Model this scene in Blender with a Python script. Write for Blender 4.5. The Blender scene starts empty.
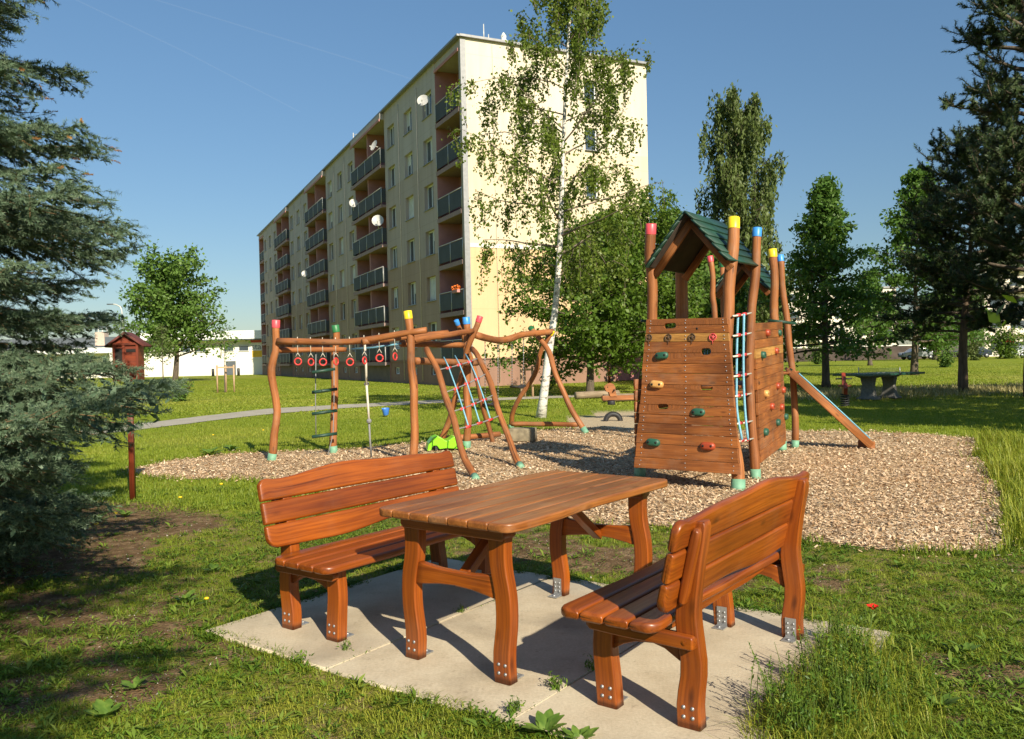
import bpy, math, random
import numpy as np
from math import sin, cos, pi, radians, sqrt, atan2
from mathutils import Vector, Matrix
C = bpy.context.scene.collection
R = random.Random(7)

# ------------------------------------------------------------------ camera
F_PX, PITCH, ROLL, EYE = 829.24, -0.0146, -0.0235, 1.4791
fw = np.array([0, cos(PITCH), sin(PITCH)]); up0 = np.array([0, -sin(PITCH), cos(PITCH)]); rt0 = np.array([1.0, 0, 0])
RT = cos(ROLL)*rt0 + sin(ROLL)*up0; UP = -sin(ROLL)*rt0 + cos(ROLL)*up0
def ray(x, y): return fw + RT*(x-512)/F_PX + UP*(369.5-y)/F_PX
def G(x, y, z=0.0):                 # where a sight line meets height z
    d = ray(x, y); t = (z-EYE)/d[2]; return np.array([0, 0, EYE]) + d*t
def D(x, y, Y):                     # where a sight line meets depth Y
    d = ray(x, y); t = Y/d[1]; return np.array([0, 0, EYE]) + d*t
cam = bpy.data.cameras.new('camera'); co = bpy.data.objects.new('camera', cam); C.objects.link(co)
cam.sensor_width = 36; cam.lens = F_PX/1024*36; cam.clip_end = 4000; cam.clip_start = .05
M = Matrix(((RT[0], UP[0], -fw[0], 0), (RT[1], UP[1], -fw[1], 0), (RT[2], UP[2], -fw[2], EYE), (0, 0, 0, 1)))
co.matrix_world = M; bpy.context.scene.camera = co

# ------------------------------------------------------------------ light
SAZ, SEL = (0.435, -0.90), radians(32)
n_ = math.hypot(*SAZ); S = Vector((SAZ[0]/n_*cos(SEL), SAZ[1]/n_*cos(SEL), sin(SEL)))
sl = bpy.data.lights.new('sun', 'SUN'); sl.energy = 5.0; sl.angle = radians(.5); sl.color = (1.0, .90, .72)
so = bpy.data.objects.new('sun', sl); C.objects.link(so); so.rotation_euler = S.to_track_quat('Z', 'Y').to_euler()
w = bpy.data.worlds.new('World'); bpy.context.scene.world = w; w.use_nodes = True
nt = w.node_tree; nt.nodes.clear()
sk = nt.nodes.new('ShaderNodeTexSky'); sk.sky_type = 'NISHITA'; sk.sun_disc = False
sk.sun_elevation = SEL; sk.sun_rotation = atan2(S.x, S.y); sk.altitude = 300; sk.air_density = 1.0; sk.dust_density = .4; sk.ozone_density = 1.5
bg = nt.nodes.new('ShaderNodeBackground'); bg.inputs['Strength'].default_value = .078
wo = nt.nodes.new('ShaderNodeOutputWorld'); mxw = nt.nodes.new('ShaderNodeMix'); mxw.data_type = 'RGBA'; mxw.blend_type = 'MULTIPLY'; mxw.inputs[0].default_value = 1; mxw.inputs[7].default_value = (.87, 1.09, 1.15, 1); nt.links.new(sk.outputs[0], mxw.inputs[6]); 
# the hazy band near the horizon is dimmer than the model sky
tcw = nt.nodes.new('ShaderNodeTexCoord'); spw = nt.nodes.new('ShaderNodeSeparateXYZ'); nt.links.new(tcw.outputs['Generated'], spw.inputs[0])
rmw = nt.nodes.new('ShaderNodeValToRGB'); e_ = rmw.color_ramp.elements; e_[0].position = 0; e_[0].color = (.62, .53, .52, 1); e_[1].position = .5; e_[1].color = (1, 1, 1, 1); q_ = e_.new(.16); q_.color = (.73, .68, .68, 1)
nt.links.new(spw.outputs[2], rmw.inputs[0]); mx2 = nt.nodes.new('ShaderNodeMix'); mx2.data_type = 'RGBA'; mx2.blend_type = 'MULTIPLY'; mx2.inputs[0].default_value = 1
nt.links.new(mxw.outputs[2], mx2.inputs[6]); nt.links.new(rmw.outputs[0], mx2.inputs[7]); nt.links.new(mx2.outputs[2], bg.inputs[0]); nt.links.new(bg.outputs[0], wo.inputs[0])
vs = bpy.context.scene.view_settings; vs.view_transform = 'Standard'; vs.look = 'None'; vs.exposure = 0.62; vs.gamma = 1

# ------------------------------------------------------------------ naming helpers
def tag(o, label=None, cat=None, group=None, kind=None):
    if label: o['label'] = label
    if cat: o['category'] = cat
    if group: o['group'] = group
    if kind: o['kind'] = kind
    return o
def thing(name, label, cat, loc=(0, 0, 0), rz=0.0, group=None, parent=None):
    o = bpy.data.objects.new(name, None); C.objects.link(o); o.empty_display_size = .1
    o.location = loc; o.rotation_euler = (0, 0, rz); return tag(o, label, cat, group)
def rebase(t, loc):
    for ch in t.children: ch.location = Vector(ch.location)-Vector(loc)
    t.location = loc
def copy_tree(o, parent=None):
    c = o.copy(); C.objects.link(c)
    if parent is not None: c.parent = parent
    for ch in list(o.children): copy_tree(ch, c)
    return c

# ------------------------------------------------------------------ materials
MATS = {}
def newmat(name):
    m = bpy.data.materials.new(name); m.use_nodes = True; n = m.node_tree; n.nodes.clear()
    out = n.nodes.new('ShaderNodeOutputMaterial'); b = n.nodes.new('ShaderNodeBsdfPrincipled')
    n.links.new(b.outputs[0], out.inputs[0]); MATS[name] = m; return m, n, b, out
def N(n, t, **kw):
    x = n.nodes.new(t)
    for k, v in kw.items():
        if k in x.inputs: x.inputs[k].default_value = v
        else: setattr(x, k, v)
    return x
def ramp(n, fac, stops, interp='LINEAR'):
    r = n.nodes.new('ShaderNodeValToRGB'); r.color_ramp.interpolation = interp; e = r.color_ramp.elements
    while len(e) < len(stops): e.new(.5)
    for i, (p, c) in enumerate(stops): e[i].position = p; e[i].color = (*c, 1)
    n.links.new(fac, r.inputs[0]); return r.outputs[0]
def mixc(n, a, b, f, mode='MIX'):
    x = n.nodes.new('ShaderNodeMix'); x.data_type = 'RGBA'; x.blend_type = mode
    for i, v in ((6, a), (7, b), (0, f)):
        if isinstance(v, (int, float)): x.inputs[i].default_value = v
        elif isinstance(v, tuple): x.inputs[i].default_value = (*v, 1)
        else: n.links.new(v, x.inputs[i])
    return x.outputs[2]
def maprange(n, v, a, b, c=0.0, d=1.0):
    x = n.nodes.new('ShaderNodeMapRange'); n.links.new(v, x.inputs[0])
    for i, q in enumerate((a, b, c, d)): x.inputs[i+1].default_value = q
    return x.outputs[0]
def bump(n, b, h, st, dist=.01):
    x = N(n, 'ShaderNodeBump', Strength=st, Distance=dist); n.links.new(h, x.inputs['Height']); n.links.new(x.outputs[0], b.inputs['Normal'])
def plain(name, col, rough=.6, metal=0.0, var=.12, scale=6.0, coat=0.0, bmp=0.0):
    m, n, b, o = newmat(name)
    tc = N(n, 'ShaderNodeTexCoord'); nz = N(n, 'ShaderNodeTexNoise', Scale=scale, Detail=5.0); n.links.new(tc.outputs['Object'], nz.inputs['Vector'])
    lo = tuple(c*(1-var) for c in col); hi = tuple(min(1, c*(1+var)) for c in col)
    n.links.new(ramp(n, nz.outputs[0], [(.3, lo), (.7, hi)]), b.inputs['Base Color'])
    b.inputs['Roughness'].default_value = rough; b.inputs['Metallic'].default_value = metal; b.inputs['Coat Weight'].default_value = coat
    if bmp: bump(n, b, nz.outputs[0], bmp)
    return m
def wood(name, dark, lite, rough=.4, coat=.25, gs=1.0, wear=None, weathered=0.0, cracks=.55, vary=(.72, 1.15)):
    """grain runs along the first component of the 'gc' attribute stored on every piece"""
    m, n, b, o = newmat(name)
    at = N(n, 'ShaderNodeAttribute', attribute_name='gc')
    mp = N(n, 'ShaderNodeMapping'); mp.inputs['Scale'].default_value = (.9*gs, 22*gs, 22*gs); n.links.new(at.outputs['Vector'], mp.inputs[0])
    a = N(n, 'ShaderNodeTexNoise', Scale=1.0, Detail=4.0, Distortion=.5); n.links.new(mp.outputs[0], a.inputs['Vector'])
    mp2 = N(n, 'ShaderNodeMapping'); mp2.inputs['Scale'].default_value = (3*gs, 95*gs, 95*gs); n.links.new(at.outputs['Vector'], mp2.inputs[0])
    f = N(n, 'ShaderNodeTexNoise', Scale=1.0, Detail=3.0); n.links.new(mp2.outputs[0], f.inputs['Vector'])
    big = N(n, 'ShaderNodeTexNoise', Scale=1.6, Detail=2.0); n.links.new(at.outputs['Vector'], big.inputs['Vector'])
    mid = tuple((x+y)/2 for x, y in zip(dark, lite))
    col = ramp(n, a.outputs[0], [(.18, dark), (.5, mid), (.82, lite)])
    col = mixc(n, col, mixc(n, (.62, .55, .5), (1.0, 1.0, 1.0), maprange(n, f.outputs[0], .38, .58)), .75, 'MULTIPLY')
    col = mixc(n, col, mixc(n, (vary[0], vary[0]*.93, vary[0]*.88), (vary[1],)*3, maprange(n, big.outputs[0], .32, .68)), .8, 'MULTIPLY')
    # knots
    mk = N(n, 'ShaderNodeMapping'); mk.inputs['Scale'].default_value = (3.2, 9, 9); n.links.new(at.outputs['Vector'], mk.inputs[0])
    vo = N(n, 'ShaderNodeTexVoronoi', Scale=1.0); n.links.new(mk.outputs[0], vo.inputs['Vector'])
    kn = maprange(n, vo.outputs['Distance'], .06, .17, .75, 0.0)
    col = mixc(n, col, tuple(d*.35 for d in dark), kn)
    ck = N(n, 'ShaderNodeMapping'); ck.inputs['Scale'].default_value = (1.1, 70, 70); n.links.new(at.outputs['Vector'], ck.inputs[0])
    cz = N(n, 'ShaderNodeTexNoise', Scale=1.0, Detail=2.0); n.links.new(ck.outputs[0], cz.inputs['Vector'])
    col = mixc(n, col, tuple(d*.3 for d in dark), maprange(n, cz.outputs[0], .66, .72, 0, cracks))
    if weathered:
        wz = N(n, 'ShaderNodeTexNoise', Scale=3.0, Detail=6.0, Roughness=.7); n.links.new(at.outputs['Vector'], wz.inputs['Vector'])
        col = mixc(n, col, (.30, .22, .15), maprange(n, wz.outputs[0], .5, .75, 0, weathered))
    n.links.new(col, b.inputs['Base Color'])
    b.inputs['Coat Weight'].default_value = coat; b.inputs['Coat Roughness'].default_value = .25
    n.links.new(maprange(n, a.outputs[0], .3, .7, rough+.08, rough-.06), b.inputs['Roughness'])
    bump(n, b, f.outputs[0], .18, .002)
    return m
BENCH = wood('varnished_bench_wood', (.19, .036, .003), (.40, .103, .008), .38, .2, weathered=.08, cracks=.6, vary=(.62, 1.2))
TOPW = wood('worn_sheen_top_wood', (.23, .072, .013), (.40, .148, .034), .42, .15, weathered=.3, cracks=.6, vary=(.68, 1.15))  # duller than the bench wood: sky sheen put into the colour, plus weathering
LOG = wood('stained_log_wood', (.26, .082, .020), (.45, .175, .050), .65, .0, weathered=.35, cracks=.9, vary=(.6, 1.2))
PANEL = wood('climbing_panel_wood', (.21, .062, .012), (.41, .142, .031), .55, .05, weathered=.3, cracks=.8, vary=(.48, 1.25))
HOUSE = wood('redbrown_box_wood', (.13, .022, .008), (.24, .045, .014), .5, .15)
YPANEL = wood('ochre_stained_board', (.42, .20, .045), (.58, .30, .075), .5, .1, weathered=.15)
RAW = wood('raw_stake_wood', (.45, .30, .17), (.62, .44, .27), .7, 0)
GREYLOG = wood('weathered_log_wood', (.20, .15, .10), (.38, .30, .2), .8, 0)
STEEL = plain('galvanised_steel', (.42, .43, .44), .5, .75, .1, 40)
ROPEW = plain('pale_rope', (.62, .58, .48), .85, 0, .15, 80)
ROPEG = plain('grey_rope', (.22, .22, .22), .85, 0, .2, 80)
ROPEB = plain('blue_rope', (.18, .42, .55), .7, 0, .2, 60)
ROPER = plain('red_clamp', (.62, .045, .04), .45, 0, .1, 20)
CHAIN = plain('dark_chain', (.25, .25, .25), .45, .8, .2, 60)
CAPR = plain('pink_red_cap_paint', (.72, .085, .10), .4, 0, .08, 9)
CAPY = plain('yellow_cap_paint', (.85, .62, .02), .4, 0, .08, 9)
CAPB = plain('blue_cap_paint', (.05, .27, .70), .4, 0, .08, 9)
CAPG = plain('green_cap_paint', (.03, .17, .055), .45, 0, .15, 9)
FOOTG = plain('green_copper_base_paint', (.16, .34, .22), .6, 0, .2, 12)
ROOFG = plain('dark_green_roof_paint', (.013, .050, .032), .5, 0, .35, 7)
HOLDG = plain('green_hold_resin', (.02, .09, .055), .5, 0, .15, 9)
HOLDR = plain('red_hold_resin', (.34, .055, .02), .4, 0, .15, 9)
HOLDY = plain('ochre_hold_resin', (.62, .33, .10), .4, 0, .15, 9)
DARKHOLE = plain('bolt_hole_shadow', (.015, .012, .01), .9)
LIME = plain('lime_green_plastic', (.25, .72, .02), .3, 0, .05, 5, .2)
RUBBER = plain('black_rubber', (.022, .022, .024), .6, 0, .3, 20)
BLUEPL = plain('blue_plastic', (.06, .22, .75), .4, 0, .05, 5)

# ------------------------------------------------------------------ mesh builder
class MB:
    def __init__(s): s.v = []; s.f = []; s.g = []; s.sm = []; s.n = 0; s.mi = []; s.mats = []
    def add(s, V, Fs, gc=None, smooth=True, mat=None):
        off = (R.uniform(-50, 50), R.uniform(-50, 50), R.uniform(-50, 50))
        V = [tuple(map(float, v)) for v in V]
        if gc is None: gc = V
        mi = 0
        if mat is not None:
            if mat not in s.mats: s.mats.append(mat)
            mi = s.mats.index(mat)
        s.v += V; s.g += [(a[0]+off[0], a[1]+off[1], a[2]+off[2]) for a in gc]
        s.f += [tuple(i+s.n for i in f) for f in Fs]; s.sm += [smooth]*len(Fs); s.mi += [mi]*len(Fs); s.n += len(V); return s
    def box(s, c, d, rz=0.0, mat=None, axis=0, Mx=None):
        hx, hy, hz = d[0]/2, d[1]/2, d[2]/2; V = []
        for x, y, z in ((-1,-1,-1),(1,-1,-1),(1,1,-1),(-1,1,-1),(-1,-1,1),(1,-1,1),(1,1,1),(-1,1,1)):
            V.append(Vector((x*hx, y*hy, z*hz)))
        gc = [(v.x, v.y, v.z) if axis == 0 else (v.y, v.x, v.z) if axis == 1 else (v.z, v.x, v.y) for v in V]
        Q = Mx if Mx is not None else Matrix.Rotation(rz, 3, 'Z')
        V = [Q @ v + Vector(c) for v in V]
        return s.add(V, [(0,3,2,1),(4,5,6,7),(0,1,5,4),(1,2,6,5),(2,3,7,6),(3,0,4,7)], gc, False, mat)
    def quad(s, a, b, c, d, mat=None): return s.add([a, b, c, d], [(0,1,2,3)], None, False, mat)
    def loft(s, st, mat=None, r=.3, close=True):
        """st: (center, right, up, hw, ht, corner radius) rounded-rectangle stations"""
        V = []; G_ = []; L = 0; prev = None
        ang = [(q*pi/2 + k*pi/6) for q in range(4) for k in range(4)]
        m = 16
        for (c, rv, uv, hw, ht, cr) in st:
            c = Vector(c); rv = Vector(rv); uv = Vector(uv)
            if prev is not None: L += (c-prev).length
            prev = c; cr = min(cr, hw, ht)
            for k, a in enumerate(ang):
                q = k//4; sx = (1, -1, -1, 1)[q]; sy = (1, 1, -1, -1)[q]
                x = sx*(hw-cr) + cr*cos(a); y = sy*(ht-cr) + cr*sin(a)
                V.append(c + rv*x + uv*y); G_.append((L, x, y))
        Fs = []
        for i in range(len(st)-1):
            for k in range(m):
                Fs.append((i*m+k, i*m+(k+1) % m, (i+1)*m+(k+1) % m, (i+1)*m+k))
        Fs.append(tuple(range(m-1, -1, -1))); Fs.append(tuple(range((len(st)-1)*m, len(st)*m)))
        return s.add(V, Fs, G_, True, mat)
    def tube(s, pts, rad, seg=8, mat=None, cap=True, lump=0.0):
        pts = [Vector(p) for p in pts]; n = len(pts)
        if not hasattr(rad, '__len__'): rad = [rad]*n
        V = []; G_ = []; L = 0; ref = None
        for i, p in enumerate(pts):
            t = (pts[min(i+1, n-1)] - pts[max(i-1, 0)]).normalized()
            if ref is None: ref = Vector((1, 0, 0)) if abs(t.x) < .8 else Vector((0, 1, 0))
            u = (ref - t*ref.dot(t)).normalized(); v = t.cross(u); ref = u
            if i: L += (p-pts[i-1]).length
            for k in range(seg):
                a = 2*pi*k/seg; rr = rad[i]*(1+lump*R.uniform(-1, 1))
                V.append(p + u*cos(a)*rr + v*sin(a)*rr); G_.append((L, rr*cos(a), rr*sin(a)))
        Fs = [(i*seg+k, i*seg+(k+1) % seg, (i+1)*seg+(k+1) % seg, (i+1)*seg+k) for i in range(n-1) for k in range(seg)]
        if cap: Fs += [tuple(range(seg-1, -1, -1)), tuple(range((n-1)*seg, n*seg))]
        return s.add(V, Fs, G_, True, mat)
    def prism(s, poly, thick, org, ax, ay, az, mat=None, hole=None):
        """outline in (x,y), extruded along az by +-thick/2"""
        ax, ay, az, org = Vector(ax), Vector(ay), Vector(az), Vector(org); n = len(poly)
        V = [org+ax*x+ay*y-az*thick/2 for x, y in poly] + [org+ax*x+ay*y+az*thick/2 for x, y in poly]
        gc = [(x, y, 0) for x, y in poly]*2
        Fs = [tuple(range(n-1, -1, -1)), tuple(range(n, 2*n))] + [(i, (i+1) % n, n+(i+1) % n, n+i) for i in range(n)]
        return s.add(V, Fs, gc, False, mat)
    def ball(s, c, r, seg=8, mat=None, sc=(1, 1, 1)):
        V = []; Fs = []; c = Vector(c)
        for i in range(1, seg//2):
            for k in range(seg):
                a = pi*i/(seg//2); b = 2*pi*k/seg
                V.append(c+Vector((r*sc[0]*sin(a)*cos(b), r*sc[1]*sin(a)*sin(b), r*sc[2]*cos(a))))
        q = seg//2-1; V += [c+Vector((0, 0, r*sc[2])), c-Vector((0, 0, r*sc[2]))]
        for i in range(q-1):
            for k in range(seg): Fs.append((i*seg+k, (i+1)*seg+k, (i+1)*seg+(k+1) % seg, i*seg+(k+1) % seg))
        for k in range(seg):
            Fs.append((q*seg, k, (k+1) % seg)); Fs.append((q*seg+1, (q-1)*seg+(k+1) % seg, (q-1)*seg+k))
        return s.add(V, Fs, None, True, mat)
    def ring(s, c, ax, ay, Rr, r, seg=20, sub=6, a0=0, a1=2*pi, mat=None):
        ax, ay, c = Vector(ax), Vector(ay), Vector(c)
        n = seg+1; pts = [c+ax*cos(a0+(a1-a0)*i/seg)*Rr+ay*sin(a0+(a1-a0)*i/seg)*Rr for i in range(n)]
        return s.tube(pts, r, sub, mat)
    def build(s, name, mat=None, parent=None, wn=False, label=None):
        me = bpy.data.meshes.new(name); me.from_pydata(s.v, [], s.f)
        me.polygons.foreach_set('use_smooth', s.sm); me.polygons.foreach_set('material_index', s.mi)
        a = me.attributes.new('gc', 'FLOAT_VECTOR', 'POINT'); a.data.foreach_set('vector', [x for g in s.g for x in g])
        for m in (s.mats or [mat]): me.materials.append(m)
        me.update(); o = bpy.data.objects.new(name, me); C.objects.link(o)
        if parent: o.parent = parent
        if label: o['label'] = label
        if wn:
            md = o.modifiers.new('wn', 'WEIGHTED_NORMAL'); md.keep_sharp = True
        return o
def curve(pts, n):
    """Catmull-Rom through the given points"""
    P = [Vector(p) for p in pts]; P = [P[0]*2-P[1]] + P + [P[-1]*2-P[-2]]; out = []
    m = len(P)-3
    for i in range(n+1):
        u = i/n*m; k = min(int(u), m-1); t = u-k; a, b, c, d = P[k:k+4]
        out.append(.5*((2*b)+(-a+c)*t+(2*a-5*b+4*c-d)*t*t+(-a+3*b-3*c+d)*t**3))
    return out
def log_pts(pts, n=14, wob=.012):
    c = curve(pts, n); q1, q2 = R.uniform(0, 6), R.uniform(0, 6)
    return [p+Vector((wob*sin(i*1.3+q1), wob*sin(i*1.05+q2), 0 if i in (0, n) else .3*wob*sin(i+q1))) for i, p in enumerate(c)]
def np_mesh(name, V, loops, starts, attrs=None, mats=(), smooth=False, parent=None):
    me = bpy.data.meshes.new(name); V = np.ascontiguousarray(V, dtype=np.float32)
    me.vertices.add(len(V)); me.vertices.foreach_set('co', V.ravel())
    me.loops.add(len(loops)); me.loops.foreach_set('vertex_index', np.ascontiguousarray(loops, dtype=np.int32))
    me.polygons.add(len(starts)); me.polygons.foreach_set('loop_start', np.ascontiguousarray(starts, dtype=np.int32))
    me.update(calc_edges=True)
    if smooth: me.polygons.foreach_set('use_smooth', np.ones(len(starts), dtype=bool))
    for k, a in (attrs or {}).items():
        a = np.ascontiguousarray(a, dtype=np.float32)
        at = me.attributes.new(k, 'FLOAT' if a.ndim == 1 else 'FLOAT_VECTOR', 'POINT')
        at.data.foreach_set('value' if a.ndim == 1 else 'vector', a.ravel())
    for m in mats: me.materials.append(m)
    o = bpy.data.objects.new(name, me); C.objects.link(o)
    if parent: o.parent = parent
    return o
# ================================================================== picnic bench and table
YAW = radians(53.4); e1 = np.array([cos(YAW), sin(YAW)]); e2 = np.array([sin(YAW), -cos(YAW)]); TC = np.array([.1, 4.45])
def at_uw(u, w_): p = TC+e1*u+e2*w_; return (float(p[0]), float(p[1]))
def plank(mb, L, yc0, yc1, z, t, wav0=0, wav1=0, ph=0.0, plane='h', n=26, corner=.05, cut=(0, 0), r=.014, tilt=None):
    """plank along x from -L/2..L/2 between edges yc0(x), yc1(x); wavy edges; rounded corners cut on edges"""
    st = []
    xs = [-L/2 + L*(.5-.5*cos(pi*i/n)) for i in range(n+1)]
    for i, x in enumerate(xs):
        e = L/2-abs(x); sgn = -1 if x < 0 else 1
        def edge(base, wv, c, side):
            v = base + wv*(sin(x*4.3+ph)+.35*sin(x*9.1+ph*2))*min(1, e/.1)
            if c and e < c: v -= side*(c - sqrt(max(0, c*c-(c-e)**2)))
            return v
        a = edge(yc0, wav0, cut[0], -1); b = edge(yc1, wav1, cut[1], 1)
        if e < .012: k = sqrt(max(0.0, 1-(1-e/.012)**2)); tt = t/2*(.45+.55*k); hw = (b-a)/2*(1-.05*(1-k))
        else: tt = t/2; hw = (b-a)/2
        c = (a+b)/2
        if tilt is None: st.append(((x, c, z), (0, 1, 0), (0, 0, 1), hw, tt, r))
        else:
            o, uv, nv = tilt   # origin, in-plane up vector, normal
            st.append((Vector(o)+Vector((x, 0, 0))+Vector(uv)*c, uv, nv, hw, tt, r))
    mb.loft(st)
def sleg(mb, x, prof, th, r=.008):
    """S-shaped sawn leg: prof rows (y, z, width)"""
    P = curve([(p[0], p[1], p[2]) for p in prof], 16)
    mb.loft([((x, p.x, p.y), (0, 1, 0), (-1, 0, 0), p.z/2, th/2, r) for p in P])
def bracket(mb, x, y, side):
    """angle bracket: flat foot on the slab and an upright perforated leaf against the leg's inner face"""
    mb.box((x+side*.035, y, .004), (.06, .062, .005)); mb.box((x+side*.0045, y, .055), (.004, .055, .105))
    for dz in (.03, .055, .08):
        for dy in (-.015, .015): mb.tube([(x+side*.005, y+dy, dz), (x+side*.012, y+dy, dz)], .006, 8)
    mb.tube([(x+side*.045, y, .006), (x+side*.045, y, .013)], .009, 8)
def bolts(mb, x, side, pts, r=.008, parent=None):
    for (y, z) in pts:
        if parent is not None: mb = MB()
        mb.tube([(x, y, z), (x+side*.002, y, z)], r, 10); mb.tube([(x+side*.002, y, z), (x+side*.004, y, z)], r*.55, 8)
        if parent is not None: mb.build('bolt', STEEL, parent)
def make_bench(label):
    t = thing('picnic_bench', label, 'bench', group='benches at the picnic table')
    LX = .62; TH = .066
    zt = .438; L = 1.60
    ys = [-.335, -.222, -.108, .006, .12]
    for i in range(4):
        mb = MB(); plank(mb, L, ys[i]+.004, ys[i+1]-.004, zt-.021, .042, .012 if i == 0 else 0, .012 if i == 3 else 0, .6+i, cut=(.055 if i == 0 else 0, .05 if i == 3 else 0), r=.015)
        mb.build('seat_plank', BENCH, t, True)
    ang = radians(13); uv = (0, sin(ang), cos(ang)); nv = (0, cos(ang), -sin(ang)); org = (0, .135, .475)
    bs = [0, .128, .256, .395]
    for i in range(3):
        mb = MB(); plank(mb, L, bs[i]+.003, bs[i+1]-.003, 0, .038, .014 if i == 0 else 0, .018 if i == 2 else 0, 1.9 if i == 2 else .2,
                         cut=(.06 if i == 0 else 0, .06 if i == 2 else 0), tilt=(org, uv, nv), r=.014)
        mb.build('backrest_plank', BENCH, t, True)
    for sx in (-1, 1):
        x = sx*LX
        lg = MB(); sleg(lg, x, [(-.185, 0, .098), (-.193, .12, .098), (-.203, .24, .094), (-.195, .345, .095), (-.19, .395, .10)], TH); o = lg.build('leg', BENCH, t, True)
        bk = MB(); bracket(bk, x-sx*TH/2, -.185, -sx); bk.build('bracket', STEEL, o)
        bolts(None, x+sx*TH/2, sx, [(-.205+dx, .045+dz) for dx in (0, .038) for dz in (0, .038)], parent=o)
        lg = MB(); sleg(lg, x, [(.185, 0, .10), (.182, .10, .098), (.20, .24, .092), (.184, .38, .095), (.182, .48, .088), (.207, .64, .078), (.238, .79, .066), (.246, .825, .035)], TH)
        o = lg.build('leg', BENCH, t, True)
        bk = MB(); bracket(bk, x-sx*TH/2, .185, -sx); bk.build('bracket', STEEL, o)
        bolts(None, x+sx*TH/2, sx, [(.165+dx, .045+dz) for dx in (0, .038) for dz in (0, .038)] + [(.235, .75), (.2, .6)], parent=o)
        br = MB(); br.loft([((x+sx*(TH/2+.018), y, z), (0, 0, 1), (1, 0, 0), h, .018, .008) for y, z, h in ((-.255, .355, .012), (-.24, .353, .024), (-.1, .352, .028), (.1, .352, .028), (.215, .35, .028), (.228, .35, .02))])
        bolts(br, x+sx*(TH/2+.036), sx, [(.19, .352)], .011)
        br.build('end_bearer', BENCH, t, True)
        ap = MB(); ap.loft([((x, y, .365-h), (0, 0, 1), (1, 0, 0), h, .018, .006) for y, h in ((-.155, .058), (-.11, .045), (-.05, .034), (.03, .030), (.08, .036), (.145, .055))]); ap.build('curved_apron', BENCH, t, True)
        cl = MB(); P0 = Vector(org)+Vector((x+sx*(TH/2+.02), 0, 0))+Vector(nv)*.02
        cl.loft([(P0+Vector(uv)*q+Vector(nv)*.018, nv, (1, 0, 0), wq, .02, .012) for q, wq in ((.03, .006), (.045, .016), (.09, .02), (.3, .02), (.33, .016), (.345, .006))]); cl.build('backrest_cleat', BENCH, t, True)
    st = MB(); st.loft([((x, .03, .352), (0, 0, 1), (0, 1, 0), h, .018, .006) for x, h in ((-LX+.03, .02), (-.35, .028), (0, .022), (.35, .028), (LX-.03, .02))]); st.build('stretcher', BENCH, t, True)
    return t
b1 = make_bench('reddish brown wooden bench on the right, seen from behind, shading its own seat')
x, y = at_uw(.02, .985); b1.location = (x, y, 0); b1.rotation_euler.z = YAW+pi
b2 = copy_tree(b1); b2['label'] = 'orange brown wooden bench on the left, its sunlit backrest facing the viewer behind the table'
x, y = at_uw(-.06, -1.01); b2.location = (x, y, 0); b2.rotation_euler.z = YAW

t = thing('picnic_table', 'wooden picnic table with worn plank top, sky sheen in its colour, and curved legs between the two benches', 'table', (0.106, 4.453, 0), radians(52.6))
TL, TW = 1.55, .84; pw = TW/7
for i in range(7):
    mb = MB(); y0 = -TW/2+i*pw
    plank(mb, TL, y0+.0018, y0+pw-.0018, .752-.021, .042, .012 if i == 0 else 0, .012 if i == 6 else 0, 1.1+i*.7, cut=(.06 if i == 0 else 0, .06 if i == 6 else 0), r=.010)
    mb.build('top_plank', TOPW, t, True)
for sx in (-1, 1):
    x = sx*.645
    for sy in (-1, 1):
        lg = MB(); sleg(lg, x, [(sy*.285, 0, .092), (sy*.279, .12, .094), (sy*.298, .27, .09), (sy*.295, .40, .092), (sy*.272, .52, .094), (sy*.268, .62, .098), (sy*.275, .705, .105)], .062)
        o = lg.build('leg', BENCH, t, True)
        bk = MB(); bracket(bk, x-sx*.031, sy*.285, -sx); bk.build('bracket', STEEL, o)
        bolts(None, x+sx*.031, sx, [(sy*.285-.02+dx, .045+dz) for dx in (0, .038) for dz in (0, .04)], parent=o)
    rl = MB(); rl.loft([((x, y, z), (0, 0, 1), (1, 0, 0), h, .02, .008) for y, z, h in ((-.275, .43, .062), (-.2, .43, .05), (-.1, .432, .038), (0, .434, .034), (.1, .432, .038), (.2, .43, .05), (.275, .43, .062))]); rl.build('cross_rail', BENCH, t, True)
    be = MB(); be.loft([((x+sx*.0, y, .678), (0, 0, 1), (1, 0, 0), h, .045, .008) for y, h in ((-.325, .012), (-.31, .028), (.31, .028), (.325, .012))]); be.build('top_bearer', BENCH, t, True)
    di = MB(); a = Vector((x-sx*.01, 0, .40)); b = Vector((sx*.22, 0, .705)); dv = (b-a).normalized(); nn = dv.cross(Vector((0, 1, 0)))
    di.loft([(a, (0, 1, 0), nn, .03, .022, .005), (b, (0, 1, 0), nn, .03, .022, .005)]); di.build('diagonal_brace', BENCH, t, True)

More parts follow.
